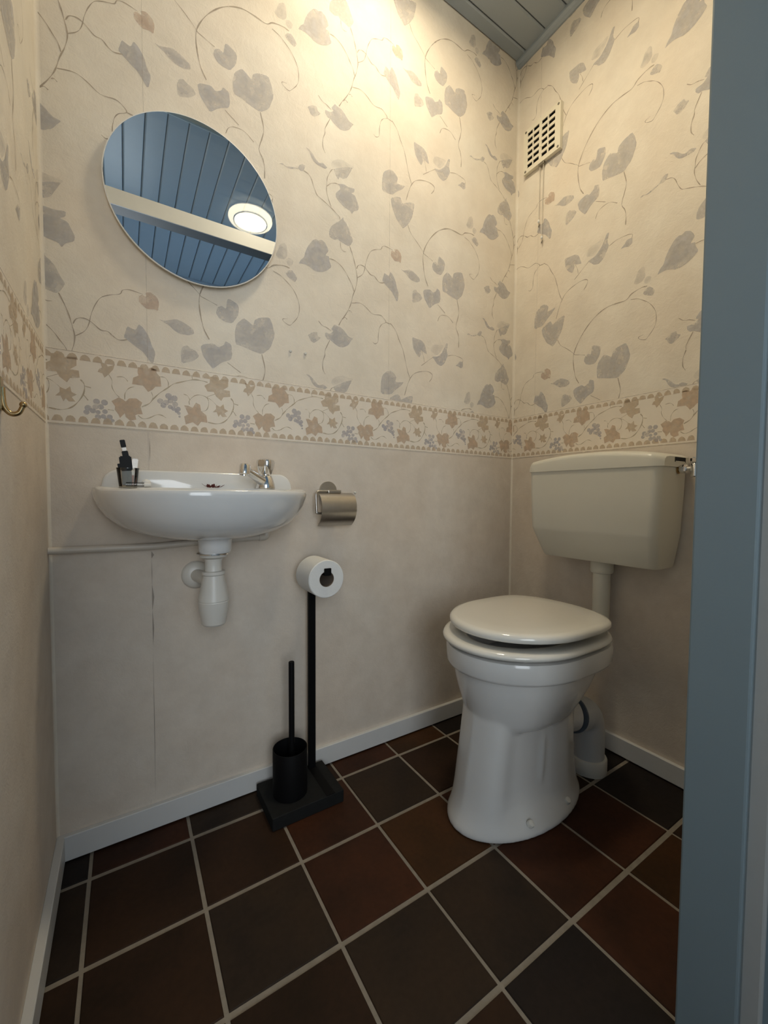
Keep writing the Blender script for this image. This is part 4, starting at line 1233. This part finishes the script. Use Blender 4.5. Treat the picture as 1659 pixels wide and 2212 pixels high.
mobj('slot_shade', box(-0.092, -0.026, yc - hy - 0.0006, yc - hy + 0.02, 0.9475, 0.9615, 0.0012), M_['dark'], cis_lid)  # solid dark block, its colour stands in for a shaded recess
mobj('flush_lever', box(-0.088, -0.032, yc - hy - 0.0012, yc - hy + 0.01, 0.9475, 0.9505, 0.001), M_['cistern'], cis_lid)
# flush pipe
PXc, PYc = -0.045, -0.4185
t = thing('flush_pipe', 'cream flush pipe from the cistern down to the toilet', 'flush pipe', (PXc, PYc, 0.45))
mobj('pipe', tube(smooth_path([(PXc, PYc, 0.640), (PXc, PYc, 0.56), (PXc, PYc, 0.480), (PXc - 0.006, PYc, 0.447), (PXc - 0.028, PYc, 0.428), (PXc - 0.075, Y0, 0.425)], 6), 0.0262, 32), M_['cistern'], t, 50)
mobj('union_nut', lathe([(0.033, 0.6435), (0.0345, 0.640), (0.0345, 0.607), (0.0325, 0.602), (0.027, 0.600)], (PXc, PYc, 0), n=36), M_['cistern'], t, 35)
# stop valve
t = thing('stop_valve', 'chrome stop valve at the right of the cistern', 'valve', (-0.060, -0.66, 0.928))
vx, vz = -0.060, 0.928
mobj('tank_union', lathe([(0.0125, 0), (0.0125, .003), (0.0090, .0035), (0.0090, .008)], (vx, -0.6345, vz), (0, -1, 0), 24), M_['brass'], t, 40)
mobj('hex_nut', lathe([(0.0115, .006), (0.0122, .008), (0.0122, .020), (0.0115, .022)], (vx, -0.6345, vz), (0, -1, 0), 6), M_['chrome'], t, 20)
mobj('tube', tube([(vx, -0.650, vz), (vx, -0.690, vz), ], 0.0068, 18), M_['chrome'], t, 40)
mobj('valve_body', lathe([(0.009, -0.022), (0.011, -0.020), (0.011, .012), (0.0095, .014)], (vx, -0.676, vz), (0, 0, 1), 24), M_['chrome'], t, 40)
mobj('valve_knob', lathe([(0.006, .012), (0.011, .016), (0.0125, .019), (0.0125, .028), (0.010, .031), (0.003, .032)], (vx, -0.676, vz), (0, 0, 1), 10), M_['chrome'], t, 25)
mobj('wall_pipe', tube(smooth_path([(vx, -0.69, vz), (vx + 0.02, -0.70, vz), (vx + 0.05, -0.70, vz), (-0.001, -0.70, vz)]), 0.0065, 16), M_['chrome'], t, 40)

# ================================================================== ventilation grille
vent = thing('ventilation_grille', 'cream plastic ventilation grille high on the cistern wall', 'vent', (-0.01, -0.1245, 2.195))
vy0, vy1, vz0, vz1 = -0.2045, -0.0440, 2.1130, 2.2785       # screen right .. left
fw_, fh_ = vy1 - vy0, vz1 - vz0
cols = [(.11, .25), (.28, .435), (.51, .66), (.695, .86)]
rows = [(.14 + .1435 * k - .039, .14 + .1435 * k + .039) for k in range(6)]
bm = bmesh.new()
X0, X1 = -0.0160, -0.0125


def vb(a0, a1, b0, b1):
    add_box(bm, X0, X1, vy1 - fw_ * a1, vy1 - fw_ * a0, vz1 - fh_ * b1, vz1 - fh_ * b0)


edges = [0] + [q for r in rows for q in r] + [1]
for k in range(0, len(edges), 2):
    vb(0, 1, edges[k], edges[k + 1])
ce = [0] + [q for c in cols for q in c] + [1]
for r in rows:
    for k in range(0, len(ce), 2):
        vb(ce[k], ce[k + 1], r[0], r[1])
mobj('grille_plate', bm, M_['vent'], vent)
bm = bmesh.new()
for b in ((vy0, vy1, vz0, vz0 + .004), (vy0, vy1, vz1 - .004, vz1), (vy0, vy0 + .004, vz0 + .004, vz1 - .004), (vy1 - .004, vy1, vz0 + .004, vz1 - .004)):
    add_box(bm, X1, -0.0006, *b)
mobj('housing', bm, M_['vent'], vent)
mobj('opening_shade', box(-0.0075, -0.0006, vy0 + .004, vy1 - .004, vz0 + .004, vz1 - .004), M_['dark'], vent)  # backing box, shade behind the slots put into its colour
mobj('slide_tab', box(-0.0175, -0.0155, -0.1265, -0.1185, 2.170, 2.196, 0.0008), M_['vent'], vent)
for a in (.055, .945):
    for b in (.05, .95):
        mobj('screw', lathe([(0.0042, 0), (0.0042, .0012), (0.002, .0018)], (X0 + .0002, vy1 - fw_ * a, vz1 - fh_ * b), (-1, 0, 0), 14), M_['screw'], vent, 40)
mobj('cord_guide', box(-0.0150, -0.0040, -0.136, -0.112, 2.104, 2.1135, 0.001), M_['screw'], vent)
for cy_, ze in ((-0.1165, 1.902), (-0.1315, 1.835)):
    cord = mobj('pull_cord', tube([(-0.010, cy_, 2.108), (-0.010, cy_ + .001, (2.1 + ze) / 2), (-0.010, cy_ + .001, ze)], 0.0012, 8), M_['cord'], vent, 60)
    mobj('cord_pull', lathe([(0.001, 0.010), (0.0035, 0.007), (0.0042, 0.002), (0.0035, -0.001), (0.0015, -0.003)], (-0.010, cy_ + .001, ze - .004), n=14), M_['lamp_white'], cord, 50)
    mobj('cord_end', tube(smooth_path([(-0.010, cy_ + .001, ze - .006), (-0.010, cy_ - .001, ze - .014), (-0.010, cy_ + .002, ze - .022)]), 0.0018, 8), M_['screw'], cord, 50)

# ================================================================== coat hook on the left wall
hy_, hz_ = -0.395, 0.985
t = thing('coat_hook', 'small aged brass hook on the left wall below the border', 'hook', (-L, hy_, hz_))
mobj('back_plate', box(-L + 0.0006, -L + 0.004, hy_ - 0.008, hy_ + 0.008, 0.966, 1.012, 0.0012), M_['brass'], t)
pts = smooth_path([(-L + 0.003, hy_, 0.998), (-L + 0.0035, hy_, 0.985), (-L + 0.0055, hy_, 0.971), (-L + 0.012, hy_, 0.9625), (-L + 0.0205, hy_, 0.9645), (-L + 0.0255, hy_, 0.975)], 6)
hk = mobj('hook', tube(pts, [0.0042 - 0.0012 * k / len(pts) for k in range(len(pts))], 14), M_['brass'], t, 60)
bm = bmesh.new()
add_lathe(bm, [(0.0046 * math.sin(PI * k / 8), -0.0046 * math.cos(PI * k / 8)) for k in range(9)], (-L + 0.0257, hy_, 0.9765), n=14)
mobj('hook_tip', bm, M_['brass'], hk, 80)
